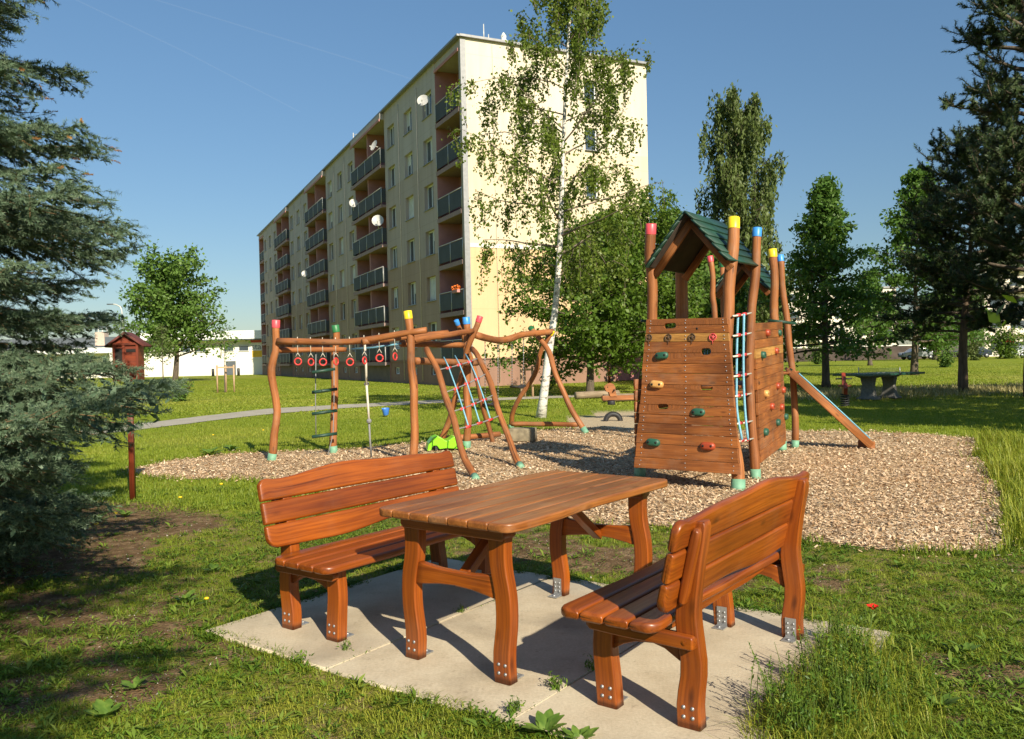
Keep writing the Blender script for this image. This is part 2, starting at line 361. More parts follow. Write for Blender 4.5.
# ================================================================== playground: bar frame with rings, net and swings
def capped(name, parent, pts, r, cap=None, foot=True, n=14, wob=.010, taper=.96, mat=None, seg=12, capr=None):
    P = log_pts(pts, n, wob); mb = MB(); rr = [r*(1+.035*sin(i*.9+R.uniform(0, 1)))*(1-(1-taper)*i/n) for i in range(n+1)]
    # rounded ends
    mb.tube(P, rr, seg, lump=.012); o = mb.build(name, mat or LOG, parent, False)
    if cap:
        d = (P[-1]-P[-2]).normalized(); k = MB(); L = r*1.7
        k.tube([P[-1]-d*L, P[-1]-d*L*.97, P[-1]+d*.012, P[-1]+d*.016], [rr[-1]*1.06, rr[-1]*1.06, rr[-1]*1.05, rr[-1]*.97], 14); k.build('end_cap', cap, o)
    if foot:
        d = (P[1]-P[0]).normalized(); k = MB(); k.tube([P[0]-d*.03, P[0], P[0]+d*r*1.7], [rr[0]*1.10]*3, 14); k.build('post_foot', FOOTG, o)
    return o
def px(pts, Y0, Y1=None):
    Y1 = Y0 if Y1 is None else Y1; n = len(pts)-1
    return [tuple(D(x, y, Y0+(Y1-Y0)*i/n)) for i, (x, y) in enumerate(pts)]
fr = thing('log_climber', 'log climbing frame with hanging rings, sloping rope net and coloured post caps', 'climbing frame')
g = G(272, 460); capped('post', fr, px([(271, 460), (274, 440), (277, 415), (273, 385), (272, 365), (276, 345), (276, 321)], g[1]), .060, CAPR)
g = G(334, 452); capped('post', fr, px([(334, 452), (333, 430), (335, 400), (334, 370), (336, 345), (335.5, 326)], g[1]), .060, CAPG)
g = G(414, 462); capped('post', fr, px([(414, 462), (414, 430), (414.5, 400), (412, 375), (411, 350), (408, 312)], g[1]), .060, CAPY)
g = G(467, 447); capped('post', fr, px([(467, 447), (468, 420), (467, 395), (467, 365), (467, 345), (466, 318)], g[1]), .060, CAPB)
ry, gy, yy, by = G(272, 460)[1], G(334, 452)[1], G(414, 462)[1], G(467, 447)[1]
def beam(a, b, c, r=.06, name='beam'):
    return capped(name, fr, [a, b, c], r, None, False, 12, .008, .97)
def mid(a, b, f=.5, dz=0): return (a[0]+(b[0]-a[0])*f, a[1]+(b[1]-a[1])*f, a[2]+(b[2]-a[2])*f+dz)
L1a = tuple(D(278, 341, ry-.07)); L1b = tuple(D(426, 330, yy-.1)); L1 = beam(L1a, tuple(D(350, 341.5, (ry+yy)/2-.08)), L1b, .048)
L2a = tuple(D(277, 350, ry+.02)); L2b = tuple(D(346, 349.5, gy-.09)); beam(L2a, mid(L2a, L2b), L2b, .042)
L3a = tuple(D(362, 342, yy+.12)); L3b = tuple(D(448, 332.5, by-.75)); beam(L3a, mid(L3a, L3b), L3b, .046)
L4a = tuple(D(409, 341, yy+.13)); L4b = tuple(D(472, 331, by-.14)); beam(L4a, mid(L4a, L4b), L4b, .046)
L5a = tuple(D(401, 343.5, yy+.3)); L5b = tuple(D(463, 345, by-.12)); beam(L5a, mid(L5a, L5b), L5b, .05)
L6a = tuple(D(415, 361, yy+.09)); L6b = tuple(D(477, 363, by-.1)); beam(L6a, mid(L6a, L6b), L6b, .052, 'net_beam')
tilt = G(443, 447); capped('leaning_post', fr, px([(439, 447), (449, 420), (457, 393), (464, 365), (471, 340), (480, 317)], tilt[1]+.1, by-.15), .050, CAPR)
capped('leaning_post', fr, px([(494, 447), (485, 415), (478, 385), (469, 352), (462, 335), (457, 321)], by+.9, by+.25), .042, CAPB)
lo = MB(); lo.tube(log_pts([G(432, 439, .07), G(465, 437, .07), G(500, 434, .07)], 10, .01), .05, 10); lo.build('ground_log', LOG, fr)
# net ramp
nl = G(477, 478); nr = G(521, 467)
RLp = px([(476, 479), (466, 462), (455, 425), (447, 400), (437, 370), (427, 349)], nl[1], yy+.02)
RRp = px([(521, 467), (511, 446), (499, 411), (489, 380), (479, 358), (472, 349)], nr[1], by-.25)
capped('ramp_rail', fr, RLp, .046, None, True, 14, .010); capped('ramp_rail', fr, RRp, .046, None, True, 14, .010)
def lerp(P, f): c = curve(P, 40); return c[int(max(0, min(1, f))*40)]
nm = MB(); ups = []
for k, f in enumerate((.25, .5, .75)):
    pts = []
    for q in (1.0, .80, .66, .52, .38):
        a = lerp(RLp, q if q < .99 else .90); b = lerp(RRp, q if q < .99 else .90); p = a.lerp(b, f); pts.append(p)
    ups.append(pts); nm.tube(pts, .011, 6)
net = nm.build('net_rope', ROPEB, fr)
nm = MB(); rc = MB()
for q in (.80, .66, .52, .38):
    a = lerp(RLp, q); b = lerp(RRp, q); pts = [a.lerp(b, i/8)+Vector((0, 0, -.02*sin(pi*i/8))) for i in range(9)]; nm.tube(pts, .010, 6)
    for f in (.25, .5, .75): rc = MB(); rc.tube([a.lerp(b, f-.05)+Vector((0, 0, -.017)), a.lerp(b, f+.05)+Vector((0, 0, -.019))], .021, 7); rc.build('clamp', ROPER, net)
nm.build('net_rope', ROPEG, net)
rb = MB(); rb.tube([Vector(L2b), mid(L2b, L5a, .5, -.02), Vector(L5a)], .014, 6); rb.build('blue_rope', ROPEB, fr)
# rings
Lc = curve([L1a, tuple(D(350, 341.5, (ry+yy)/2-.08)), L1b], 60)
for i, (rx, ryy) in enumerate(((298, 361.5), (311, 362), (323, 362), (336, 361.5), (350, 362), (364.5, 360.5), (379.5, 358), (395, 356.5))):
    p = min(Lc, key=lambda q: abs(512+F_PX*q.x/q.y - rx - (0 if 1 else 0)))
    p = Vector((D(rx, ryy, p.y)[0], p.y, p.z)); z = D(rx, ryy, p.y)[2]
    ch = MB(); ch.tube([p+Vector((0, 0, .07)), (p.x, p.y, z+.13)], .005, 5)
    for s_ in (-1, 1): ch.tube([(p.x, p.y, z+.13), (p.x+s_*.035, p.y, z+.07)], .004, 5)
    hang = ch.build('ring_hanger', ROPEW, fr)
    a = (0.1, .9, .3, 1.1, .15, 1.2, .2, 1.15)[i]
    rg = MB(); rg.ring((p.x, p.y, z), (cos(a), sin(a), 0), (0, 0, 1), .050, .011, 20, 8); rg.build('ring', ROPER, hang)
# rope ladder with green rungs
ld = thing('rope_ladder', 'rope ladder with dark green rungs hanging beside the green capped post', 'rope ladder', group=None)
la = D(316, 352, 13.15); lb = D(334, 352, 13.28)
rp = MB(); rp.tube([(la[0], la[1], la[2]+.05), D(315.5, 400, 13.15), D(316, 437, 13.15)], .008, 5); rp.tube([(lb[0], lb[1], lb[2]+.05), D(334, 400, 13.28), D(333, 434, 13.28), D(328, 455, 13.1)], .008, 5)
rp.build('rope', ROPEG, ld)
for yv in (371.5, 391.5, 413, 436):
    m = MB(); m.tube([D(312, yv+1, 13.12), D(337 if yv != 371.5 else 335, yv-2.5, 13.3)], .026, 8); m.build('rung', ROOFG, ld)
rk = thing('climbing_rope', 'pale knotted climbing rope hanging from the ring beam down to the chips', 'rope')
m = MB(); m.tube([D(364.5, 342, 12.45), D(366, 365, 12.5), D(366.5, 385, 12.55)], .018, 8, ROPEW); m.tube([D(366.5, 385, 12.55), D(368, 405, 12.6), D(369, 420, 12.6)], .017, 8, ROPEW)
m.tube([D(369, 420, 12.6), D(370, 440, 12.6), D(371.5, 457, 12.65)], .015, 8, ROPEG); m.build('rope', None, rk)
for q in ((366.5, 384), (369, 421)):
    m = MB(); c = D(*q, 12.58); m.ball(c, .036, 10, sc=(1.1, 1, .85)); m.ring(c, (1, 0, 0), (0, .4, .9), .026, .014, 14, 6); m.build('knot', ROPEG, rk)

# swing
sw = thing('log_swing', 'log swing frame with wavy top beam and two hanging seats', 'swing')
sb = [tuple(D(x, y, Y)) for x, y, Y in ((476, 335, 14.0), (500, 340.5, 15.0), (522, 335, 15.9), (553, 331.5, 17.0))]
capped('top_beam', sw, sb, .062, None, False, 16, .01)
capped('a_frame_leg', sw, px([(511, 428), (513, 413), (519, 398), (531, 382), (537, 367), (541, 352), (552, 331)], 17.7, 16.95), .052, CAPY)
capped('a_frame_leg', sw, px([(585, 432), (569, 404), (557, 378), (550, 355), (541, 340), (530, 328)], 15.9, 17.0), .056, CAPG)
capped('spreader_log', sw, [tuple(G(512, 424, .1)), tuple(G(540, 424, .1)), tuple(G(578, 424.5, .1))], .05, None, False)
def swing_seat(xa, xb, ytop, yseat, Ya, Yb):
    s_ = MB(); a = D(xa, yseat, Ya); b = D(xb, yseat, Yb)
    a2 = D(xa, ytop, Ya); b2 = D(xb, ytop, Yb)
    c = (Vector(a)+Vector(b))/2; d = Vector(b)-Vector(a); d.z = 0; d.normalize(); q = Vector((-d.y, d.x, 0))
    s_.loft([(c+d*x_+Vector((0, 0, -.02+.03*(x_/.21)**2)), q, (0, 0, 1), .085 if abs(x_) < .2 else .05, .014, .01) for x_ in (-.225, -.19, -.1, 0, .1, .19, .225)])
    seat = s_.build('swing_seat', RUBBER, sw)
    for u, v in ((a2, a), (b2, b)):
        ch = MB(); ch.tube([Vector(u)+Vector((0, 0, .06)), Vector(v)], .006, 5)
        n = int((Vector(u)-Vector(v)).length/.05)
        for i in range(n): ch.tube([Vector(u).lerp(Vector(v), i/n), Vector(u).lerp(Vector(v), (i+.45)/n)], .0095, 5)
        ch.build('chain', CHAIN, seat)
swing_seat(512, 523.5, 340, 386.5, 15.6, 16.05)
swing_seat(485, 498, 342, 404, 14.4, 14.9)

rebase(fr, tuple(G(414, 462))); rebase(ld, tuple(G(328, 455))); rebase(rk, tuple(G(371, 457))); rebase(sw, tuple(G(540, 424)))
# small play things
m = MB(); n = 22
gs = thing('plastic_play_shell', 'lime green moulded plastic seat lying on the chips behind the frame', 'play seat', tuple(G(445, 449)), .2)
prof = [(-.31, 0), (-.28, .12), (-.21, .21), (-.14, .235), (-.07, .20), (0, .15), (.06, .165), (.13, .215), (.2, .19), (.28, .09), (.33, .0), (.0, .03), (-.11, .02), (-.15, .08), (-.21, .08), (-.25, 0)]
m.prism(prof, .36, (0, 0, 0), (1, 0, 0), (0, 0, 1), (0, -1, 0)); o = m.build('shell', LIME, gs); bv = o.modifiers.new('b', 'BEVEL'); bv.width = .012; bv.segments = 2
m = MB()
for s_ in (-1, 1): m.box((s_*.16, 0, .045), (.04, .3, .09))
m.build('support_block', RUBBER, gs)
gb = G(523, 441); bl = MB(); bl.loft([((x_, 0, .115), (0, 1, 0), (0, 0, 1), .15, .115, .02) for x_ in (-.22, -.2, .2, .22)])
o = bl.build('stone_block', plain('weathered_concrete_block', (.24, .20, .13), .9, 0, .3, 12, 0, .4)); o.location = tuple(gb); o.rotation_euler.z = -.25
tag(o, 'small grey brown block standing on the chips under the swing', 'block')
bk = G(386, 416); m = MB(); m.tube([(0, 0, 0), (0, 0, .02), (.02, .01, .16), (.022, .012, .175)], [.06, .075, .10, .105], 16, cap=False); m.tube([(0, 0, 0), (0, 0, .012)], .06, 14)
o = m.build('plastic_bucket', BLUEPL); o.location = (bk[0], bk[1], .03); o.rotation_euler = (.25, -.15, 0); tag(o, 'bright blue plastic bucket left on the lawn beyond the chips', 'bucket')
gt = G(613, 420); m = MB(); m.ring((0, 0, 0), (1, 0, 0), (0, 0, 1), .165, .055, 26, 10, .02, pi-.02)
for i in range(22):
    a = .1+i*(pi-.2)/21; m.box((.219*cos(a), 0, .219*sin(a)), (.012, .09, .02), Mx=Matrix.Rotation(-a, 3, 'Y'))
o = m.build('buried_tyre', RUBBER); o.location = (gt[0], gt[1], -.03); o.rotation_euler.z = .05; tag(o, 'black tyre half buried upright in the sand beside the seesaw', 'tyre')
# seesaw with animal shaped grips
gy_ = G(640, 417); ss = thing('seesaw', 'wooden seesaw with animal head grips behind the climbing tower', 'seesaw', tuple(gy_), 0.05)
m = MB(); m.loft([((x_, 0, .47), (0, 1, 0), (0, 0, 1), .07, .055, .015) for x_ in (-.9, -.88, 1.1, 1.12)]); m.build('beam', LOG, ss, True)
m = MB(); m.box((.1, 0, .22), (.14, .12, .46), axis=2); m.box((.1, 0, .06), (.3, .3, .12)); m.build('support', LOG, ss)
head = [(-.16, 0), (-.2, .12), (-.27, .14), (-.31, .2), (-.3, .28), (-.22, .33), (-.14, .36), (-.06, .33), (-.01, .25), (0, .12), (.04, 0)]
for xo, fl in ((-.58, 1), (.75, -1)):
    for yo in (-.075, .075):
        m = MB(); m.prism([(q[0]*fl*.8, q[1]*.9) for q in (head if fl > 0 else head[::-1])], .03, (xo, yo, .5), (1, 0, 0), (0, 0, 1), (0, -1, 0)); o = m.build('animal_head_grip', LOG, ss)
        e = MB(); e.tube([(xo-.19*fl, yo-.02, .73), (xo-.19*fl, yo+.02, .73)], .014, 8); e.build('eye', DARKHOLE, o)
m = MB(); 
for xo in (-.62, .78): m.tube([(xo, -.17, .66), (xo, .17, .66)], .018, 8)
m.build('hand_bar', RUBBER, ss)
m = MB(); m.loft([((x_, 0, .36), (0, 1, 0), (0, 0, 1), .09, .05, .02) for x_ in (-.75, -.6)]); m.loft([((x_, 0, .36), (0, 1, 0), (0, 0, 1), .09, .05, .02) for x_ in (.3, .5)]); m.build('stop_pad', RUBBER, ss)
# timbers behind
for (xa, ya, xb, yb, lab) in ((576, 399, 618, 397, 'long weathered timber lying under the bushy tree'), (604, 402, 652, 400, 'weathered timber lying just behind the seesaw')):
    m = MB(); a = G(xa, ya); b = G(xb, yb); m.tube(log_pts([(a[0], a[1], .12), tuple((a+b)/2+np.array([0, 0, .12])), (b[0], b[1], .12)], 8, .01), .13, 10); o = m.build('edging_log', GREYLOG); tag(o, lab, 'log')
# ================================================================== climbing tower
tw = thing('climbing_tower', 'wooden climbing tower with hold-studded plank walls, green pitched roof and coloured post caps', 'climbing tower')
def vproj(P): return Vector(P)
def bool_cut(o, cutters):
    for c in cutters:
        md = o.modifiers.new('cut', 'BOOLEAN'); md.object = c; md.operation = 'DIFFERENCE'; md.solver = 'EXACT'
    dg = bpy.context.evaluated_depsgraph_get(); dg.update()
    me = bpy.data.meshes.new_from_object(o.evaluated_get(dg)); o.modifiers.clear(); o.data = me
    for c in cutters: bpy.data.objects.remove(c, do_unlink=True)
class Wall:
    def __init__(s, BL, BR, TL, TR):
        s.c = [Vector(q) for q in (BL, BR, TL, TR)]; s.n = (s.c[1]-s.c[0]).cross(s.c[2]-s.c[0]).normalized()
        if s.n.y > 0: s.n = -s.n
        s.ax = (s.c[1]-s.c[0]).normalized(); s.ay = s.ax.cross(s.n).normalized()
        if s.ay.z < 0: s.ay = -s.ay
    def P(s, u, v): a = s.c[0].lerp(s.c[1], u); b = s.c[2].lerp(s.c[3], u); return a.lerp(b, v)
    def hit(s, x, y, off=0.0):
        d = Vector(ray(x, y)); o = Vector((0, 0, EYE)); t = (s.c[0]+s.n*off-o).dot(s.n)/d.dot(s.n); return o+d*t
    def boards(s, cuts, parent, ymat, yidx, wob=0.0, holes=()):
        for i in range(len(cuts)-1):
            v0, v1 = cuts[i]+.0012, cuts[i+1]-.0012; mb = MB(); V = []
            thk = .035; jit = R.uniform(-.002, .002)
            ub = 0 + R.uniform(-.006, .006); ue = 1 + R.uniform(-.006, .006)
            for off in (jit-thk, jit):
                for u, v in ((ub, v0), (ue, v0), (ue, v1), (ub, v1)): V.append(s.P(u, v)+s.n*off)
            q0 = s.P(0, v0); gc = [((p-q0).dot(s.ax), (p-q0).dot(s.ay), (p-q0).dot(s.n)) for p in V]
            mb.add(V, [(3,2,1,0),(4,5,6,7),(0,1,5,4),(1,2,6,5),(2,3,7,6),(3,0,4,7)], gc, False)
            o = mb.build('wall_board', YPANEL if i == yidx else PANEL, parent)
            bv = o.modifiers.new('b', 'BEVEL'); bv.width = .003; bv.segments = 2
            hc = [h for h in holes if (h[1] < max(p.z for p in V)+.07 and h[1] > min(p.z for p in V)-.07)]
            if hc: 
                cs = [MB().prism(h[2], .3, h[0], s.ax, s.ay, s.n).build('cutter') for h in hc]; bool_cut(o, cs)
                for pol in o.data.polygons: pol.use_smooth = False
def pill(w_, h_, n=6, sk=0.0):
    r = h_/2; return [(w_/2-r+r*cos(a), r*sin(a)) for a in [-pi/2+pi*i/n for i in range(n+1)]]+[(-(w_/2-r)+r*cos(a), r*sin(a)+sk) for a in [pi/2+pi*i/n for i in range(n+1)]]
def hold(wall, x, y, mat, w_=.165, h_=.085, parent=None, sk=0.0):
    p = wall.hit(x, y); m = MB(); n = wall.n; k = R.uniform(-.08, .08)
    ax = (wall.ax+wall.ay*k).normalized(); ay = (wall.ay-wall.ax*k).normalized()
    rings = [(1.0, 0), (1.03, .012), (.97, .034), (.80, .048), (.4, .052)]; pts = pill(w_, h_, 6, sk); V = []; mN = len(pts)
    for sc, off in rings: V += [p+ax*a*sc+ay*b*sc+n*off for a, b in pts]
    Fs = [(i*mN+q, i*mN+(q+1) % mN, (i+1)*mN+(q+1) % mN, (i+1)*mN+q) for i in range(len(rings)-1) for q in range(mN)]+[tuple(range((len(rings)-1)*mN, len(rings)*mN))]
    m.add(V, Fs); o = m.build('climbing_hold', mat, parent)
    hb = MB()
    for s_ in (-1, 1):
        c = p+ax*s_*w_*.27+n*.046; hb.tube([c, c+n*.006], .014, 10)
    hb.build('bolt_recess', DARKHOLE, o)
W1 = Wall(D(634.3, 467.5, 9.5), D(740, 474.8, 8.80), D(646.5, 319.3, 9.66), D(727.5, 317.3, 9.02))
hs = []
for hx, hy, ww, hh in ((671, 310+15, .16, .065), (707.5, 352, .125, .075), (707.5, 388, .15, .06), (663, 406.5, .14, .06)):
    hy = hy-15 if hy > 320 and hx == 671 else hy
    if hx == 671: hy = 326
    p = W1.hit(hx, hy); hs.append((p, p.z, pill(ww, hh)))
cuts = [0, .072, .165, .235, .30, .36, .425, .485, .56, .635, .70, .77, .845, .90, .955, 1.0]
W1.boards(cuts, tw, YPANEL, 12, holes=hs)
for x, y, m_ in ((662.4, 355.7, HOLDG), (702.6, 329.0, HOLDR), (657.3, 384.9, HOLDY), (699, 412.4, HOLDG), (653.7, 442.5, HOLDG), (708.4, 446.3, HOLDR)): hold(W1, x, y, m_, parent=tw, sk=R.uniform(-.01, .01))
# rope grille inside the small window, battens behind the boards
m = MB(); p = W1.hit(707.5, 352, -.05)
for k in (-.035, 0, .035): m.tube([p+W1.ax*k-W1.ay*.09, p+W1.ax*k+W1.ay*.09], .009, 6)
m.build('window_rope', ROPEB, tw)
for u in (.05, .5, .95): m = MB(); m.loft([(W1.P(u, v)-W1.n*.065, W1.ax, W1.n, .04, .028, .006) for v in (.01, .99)]); m.build('batten', PANEL, tw)
m = MB()
for u in (.055, .5, .945):
    for i in range(len(cuts)-1):
        for f in (.3, .7):
            c = W1.P(u+R.uniform(-.006, .006), cuts[i]+(cuts[i+1]-cuts[i])*f); m = MB(); m.tube([c, c+W1.n*.004], .0065, 6); m.build('screw', STEEL, tw)
# round burnt emblems on the ochre board
for k, (x, y) in enumerate(((650, 336.9), (670, 336.9), (693.5, 336.6), (713.4, 336.6))):
    m = MB(); c = W1.P((x-645.6)/82.7, .8725)+W1.n*.009; m.ring(c, W1.ax, W1.ay, .038, .0055, 22, 5); 
    for a in (.3, 1.35, 2.4): m.tube([c-W1.ax*cos(a)*.026-W1.ay*sin(a)*.026, c+W1.ax*cos(a)*.026+W1.ay*sin(a)*.026], .0045, 4)
    m.tube([c-W1.ay*.036, c-W1.ay*.075], .003, 4); m.build('stamped_emblem', CAPR if k == 3 else plain('burnt_mark_%d' % k, (.10, .06, .035), .8), tw)
# tower posts
g = G(738, 490)
capped('post', tw, px([(738, 490), (738.3, 473), (736, 455), (733, 440), (729.5, 425), (727.5, 408), (726.5, 387), (726, 361), (727, 336), (728.3, 312), (729, 290), (731.5, 262), (733.4, 238), (734, 219)], g[1]+.10, g[1]+.46), .069, CAPY, True, 26, .003)
g = G(755.5, 477)
capped('post', tw, px([(755.5, 477), (753.5, 443), (750, 403), (749.5, 362), (750.7, 322), (753.5, 293), (756, 261), (757, 229)], g[1], g[1]+.1), .056, CAPB, True, 20, .004)
capped('post', tw, px([(640, 473), (643, 440), (648, 395), (652, 340), (652.5, 300), (650.5, 260), (650.5, 225)], 9.98, 9.72), .064, CAPR, True, 18, .006)
capped('post', tw, px([(674, 455), (677, 420), (680, 360), (681.5, 320), (681.5, 250), (681, 222)], 10.75, 10.6), .083, None, True, 16, .008)
capped('post', tw, px([(782, 448), (779, 400), (777, 350), (775, 322), (774, 281), (773, 250)], 12.38, 12.3), .063, CAPY)
capped('post', tw, px([(795, 446), (795, 410), (792.5, 375), (789, 342), (786, 314), (782, 281), (780, 256)], 12.75, 12.9), .052, CAPB, True, 16, .006)
capped('post', tw, px([(717, 444), (716, 380), (714, 316), (713, 290), (710.5, 257)], 12.95, 12.9), .046, CAPR)
capped('post', tw, px([(727, 440), (726, 380), (725, 330), (722, 262)], 13.5, 13.4), .05, CAPG)
# rope ladder between the posts
nm = MB()
for xs in ((738, 737, 736.5, 737, 742), (744, 743.5, 743.5, 745, 748)):
    nm.tube(curve([D(x, y, Y) for x, y, Y in zip(xs, (314, 340, 375, 410, 440), (9.32, 9.3, 9.28, 9.25, 9.2))], 16), .014, 7)
lad = nm.build('rope_net', ROPEB, tw); nm = MB(); rc = MB()
for y in (314.5, 334.5, 355, 375, 395, 422.5, 440):
    dx = 4 if y > 430 else 2 if y > 410 else 0
    a = Vector(D(733+dx, y+1.5, 9.12)); b = Vector(D(751+dx*.5, y-1.5, 9.72)); nm.tube([a, a.lerp(b, .5)+Vector((0, 0, -.006)), b], .011, 6)
    for f in (.30, .62): rc = MB(); rc.tube([a.lerp(b, f-.07), a.lerp(b, f+.07)], .02, 7); rc.build('clamp', ROPER, lad)
nm.build('net_rungs', ROPEW, lad)
# side wall
W2 = Wall(D(761, 463, 9.98), D(785.6, 443.7, 11.95), D(754.7, 323, 9.93), D(782.5, 321.6, 11.95))
cuts2 = [0, .085, .17, .25, .34, .43, .52, .60, .67, .745, .815, .88, .94, 1.0]
W2.boards(cuts2, tw, YPANEL, 9)
for x, y, m_ in ((766.3, 333, HOLDR), (778, 333, HOLDG), (761.7, 355, HOLDG), (775, 351, HOLDR), (776.6, 386, HOLDR), (782, 390, HOLDR), (765, 393.6, HOLDY), (770.7, 406.5, HOLDR), (780.5, 407, HOLDR), (776.6, 422.4, HOLDG), (784.5, 416.7, HOLDG), (764.3, 432, HOLDG)):
    hold(W2, x, y, m_, .15, .09, tw)
for u in (.04, .96): m = MB(); m.loft([(W2.P(u, v)-W2.n*.065, W2.ax, W2.n, .04, .028, .006) for v in (.01, .99)]); m.build('batten', PANEL, tw)
m = MB()
for x, y in ((768, 371), (759, 383), (772, 332+8), (772, 400)):
    c = W2.hit(x, y); m.tube([c, c+W2.n*.004], .022, 10)
m.build('drill_holes', DARKHOLE, tw)
# hidden left wall and decks
T1 = np.array([.58, .81, 0]); T2 = np.array([.81, -.58, 0])
pk = D(648, 395, 9.9); 
m = MB()
for i in range(8):
    z = .16+i*.13; a = Vector((1.42, 9.62, z+.06)); b = Vector((2.02, 10.52, z+.06)); q = (b-a).normalized()
    m.loft([(a, (0, 0, 1), (q.y, -q.x, 0), .061, .016, .006), (b, (0, 0, 1), (q.y, -q.x, 0), .061, .016, .006)])
m.build('side_wall', PANEL, tw)
m = MB()
for i in range(8):
    c = np.array([1.72, 9.72, 1.0])+T1*(i*.125+.02); m.loft([(c-T2*.02, T1, (0, 0, 1), .058, .018, .006), (c+T2*.78, T1, (0, 0, 1), .058, .018, .006)])
for i in range(9):
    c = np.array([3.05, 12.75, 1.15])+T1*(i*.1); m.loft([(c, T1, (0, 0, 1), .048, .018, .006), (c+T2*1.1, T1, (0, 0, 1), .048, .018, .006)])
c = np.array([2.5, 10.6, 1.02])
for i in range(16):
    c = np.array([2.25, 10.35, 1.05])+np.array([.42, .907, 0])*i*.13; m.loft([(c, (.42, .907, 0), (0, 0, 1), .058, .018, .006), (c+np.array([.907, -.42, 0])*.58, (.42, .907, 0), (0, 0, 1), .058, .018, .006)])
m.build('deck_planks', PANEL, tw)
ROOFSHADE = plain('roof_underside_shade', (.035, .022, .014), .8, 0, .3, 9)  # brown-black sheet added beneath the roof boards to paint the shade there
# roofs: lapped green boards on rafters
def roof(A, L, hw, drop, nb, front=.0, parent=tw):
    A = Vector(A); t1 = Vector(T1).normalized(); t2 = Vector(T2).normalized()
    for sd in (-1, 1):
        sl_ = (t2*sd*hw+Vector((0, 0, -drop))); Ls = sl_.length; sl_.normalize(); nn = (t2*sd*drop+Vector((0, 0, hw))).normalized()
        for i in range(nb):
            s0 = i*Ls/nb-.0; c = A+sl_*(s0+Ls/nb*.5+.01)+nn*(.012)
            e0 = -R.uniform(0, .03); e1_ = L+R.uniform(0, .03)
            tl = (sl_+nn*(.14)).normalized(); tn = (nn-sl_*(.14)).normalized(); m = MB()
            m.loft([(c+t1*e0, tl, tn, Ls/nb*.58, .011, .004), (c+t1*e1_, tl, tn, Ls/nb*.58, .011, .004)]); m.build('roof_board', ROOFG, parent)
        m = MB(); c = A+sl_*(Ls*.5)-nn*.012; m.loft([(c+t1*.02, sl_, nn, Ls*.49, .006, .002), (c+t1*(L-.02), sl_, nn, Ls*.49, .006, .002)]); m.build('underside_shade_sheet', ROOFSHADE, parent)
        for f in (.16, L-.12):
            m = MB(); a = A+t1*f-Vector((0, 0, .05)); b = a+sl_*(Ls+.02); up_ = nn
            m.loft([(a-nn*.03, up_, t1, .042, .022, .006), (b-nn*.03, up_, t1, .042, .022, .006)]); m.build('rafter', LOG, parent)
A1 = D(685, 211.5, 9.33)
roof(A1, 1.12, .47, .58, 6)
A2 = D(738, 257, 12.7)
roof(A2, .8, .42, .50, 5)
m = MB(); m.loft([(D(769, 320.5, 12.2), (0, 1, 0), (0, 0, 1), .07, .018, .006), (D(795, 323.5, 12.3), (0, 1, 0), (0, 0, 1), .07, .018, .006)]); m.build('green_ledge', ROOFG, tw)
m = MB(); m.loft([(D(641, 321, 10.0), (0, 1, 0), (0, 0, 1), .05, .015, .006), (D(690, 321, 10.4), (0, 1, 0), (0, 0, 1), .05, .015, .006)]); m.build('green_ledge', ROOFG, tw)
# sloping ladder plank
a = Vector(D(789, 371, 12.62)); b = Vector(G(869, 447)); b.z = .05; d = (b-a).normalized(); q = Vector((.27, .96, 0)); q = (q-d*q.dot(d)).normalized(); nn = d.cross(q); nn = nn if nn.z > 0 else -nn
m = MB(); m.loft([(a-d*.05, q, nn, .15, .022, .006), (b, q, nn, .15, .022, .006)]); rmp = m.build('ramp_board', LOG, tw)
for s_ in (-1, 1):
    m = MB(); m.loft([(a+q*s_*.165+nn*.0, nn, q, .055, .018, .008), (b+q*s_*.165+nn*.0, nn, q, .055, .018, .008)]); m.build('ramp_cheek', LOG, tw)
for i in range(5):
    c = a.lerp(b, .02+i*.205)+nn*.035; m = MB(); m.loft([(c-q*.14, d, nn, .03, .018, .006), (c+q*.14, d, nn, .03, .018, .006)]); m.build('cleat', ROOFG, rmp)
m = MB(); m.tube([a.lerp(b, .1)+q*.17+nn*.075, a.lerp(b, .5)+q*.17+nn*.08, a.lerp(b, 1.0)+q*.17+nn*.07], .012, 6); m.build('ramp_rope', ROPEB, rmp)
m = MB(); m.box(b-d*.05+Vector((0, 0, -.06)), (.08, .28, .14), rz=.28); m.build('ramp_foot', LOG, tw)

rebase(tw, (2.4, 10.2, 0))
# ================================================================== small house shaped box on a post
hb = thing('post_box', 'small reddish brown gabled wooden box on a thin post beside the spruce', 'nest box', tuple(G(133, 498)), radians(8))
m = MB(); m.loft([((-.0, 0, z), (1, 0, 0), (0, 1, 0), .028, .028, .004) for z in (-.03, 1.34)]); m.build('post', HOUSE, hb)
w_, dp, z0, z1, za = .135, .10, 1.32, 1.74, 1.84
def gable(y, t_): return [(-w_, z0), (w_, z0), (w_, z1), (0, za), (-w_, z1)]
m = MB(); m.prism(gable(0, 0), dp*2, (0, 0, 0), (1, 0, 0), (0, 0, 1), (0, -1, 0)); bx_ = m.build('box_body', HOUSE, hb)
m = MB()
for x_ in (-w_+.012, w_-.012, -.02): m.box((x_, -dp-.008, (z0+z1)/2), (.026, .018, z1-z0-.01), axis=2)
m.box((0, -dp-.0125, z1-.012), (2*w_, .019, .028)); m.box((0, -dp-.0125, z0+.014), (2*w_, .019, .028))
for k in range(3): m.box((.055, -dp-.005, z0+.05+0*k), (.1, .008, .02))
m.build('front_frame', HOUSE, bx_)
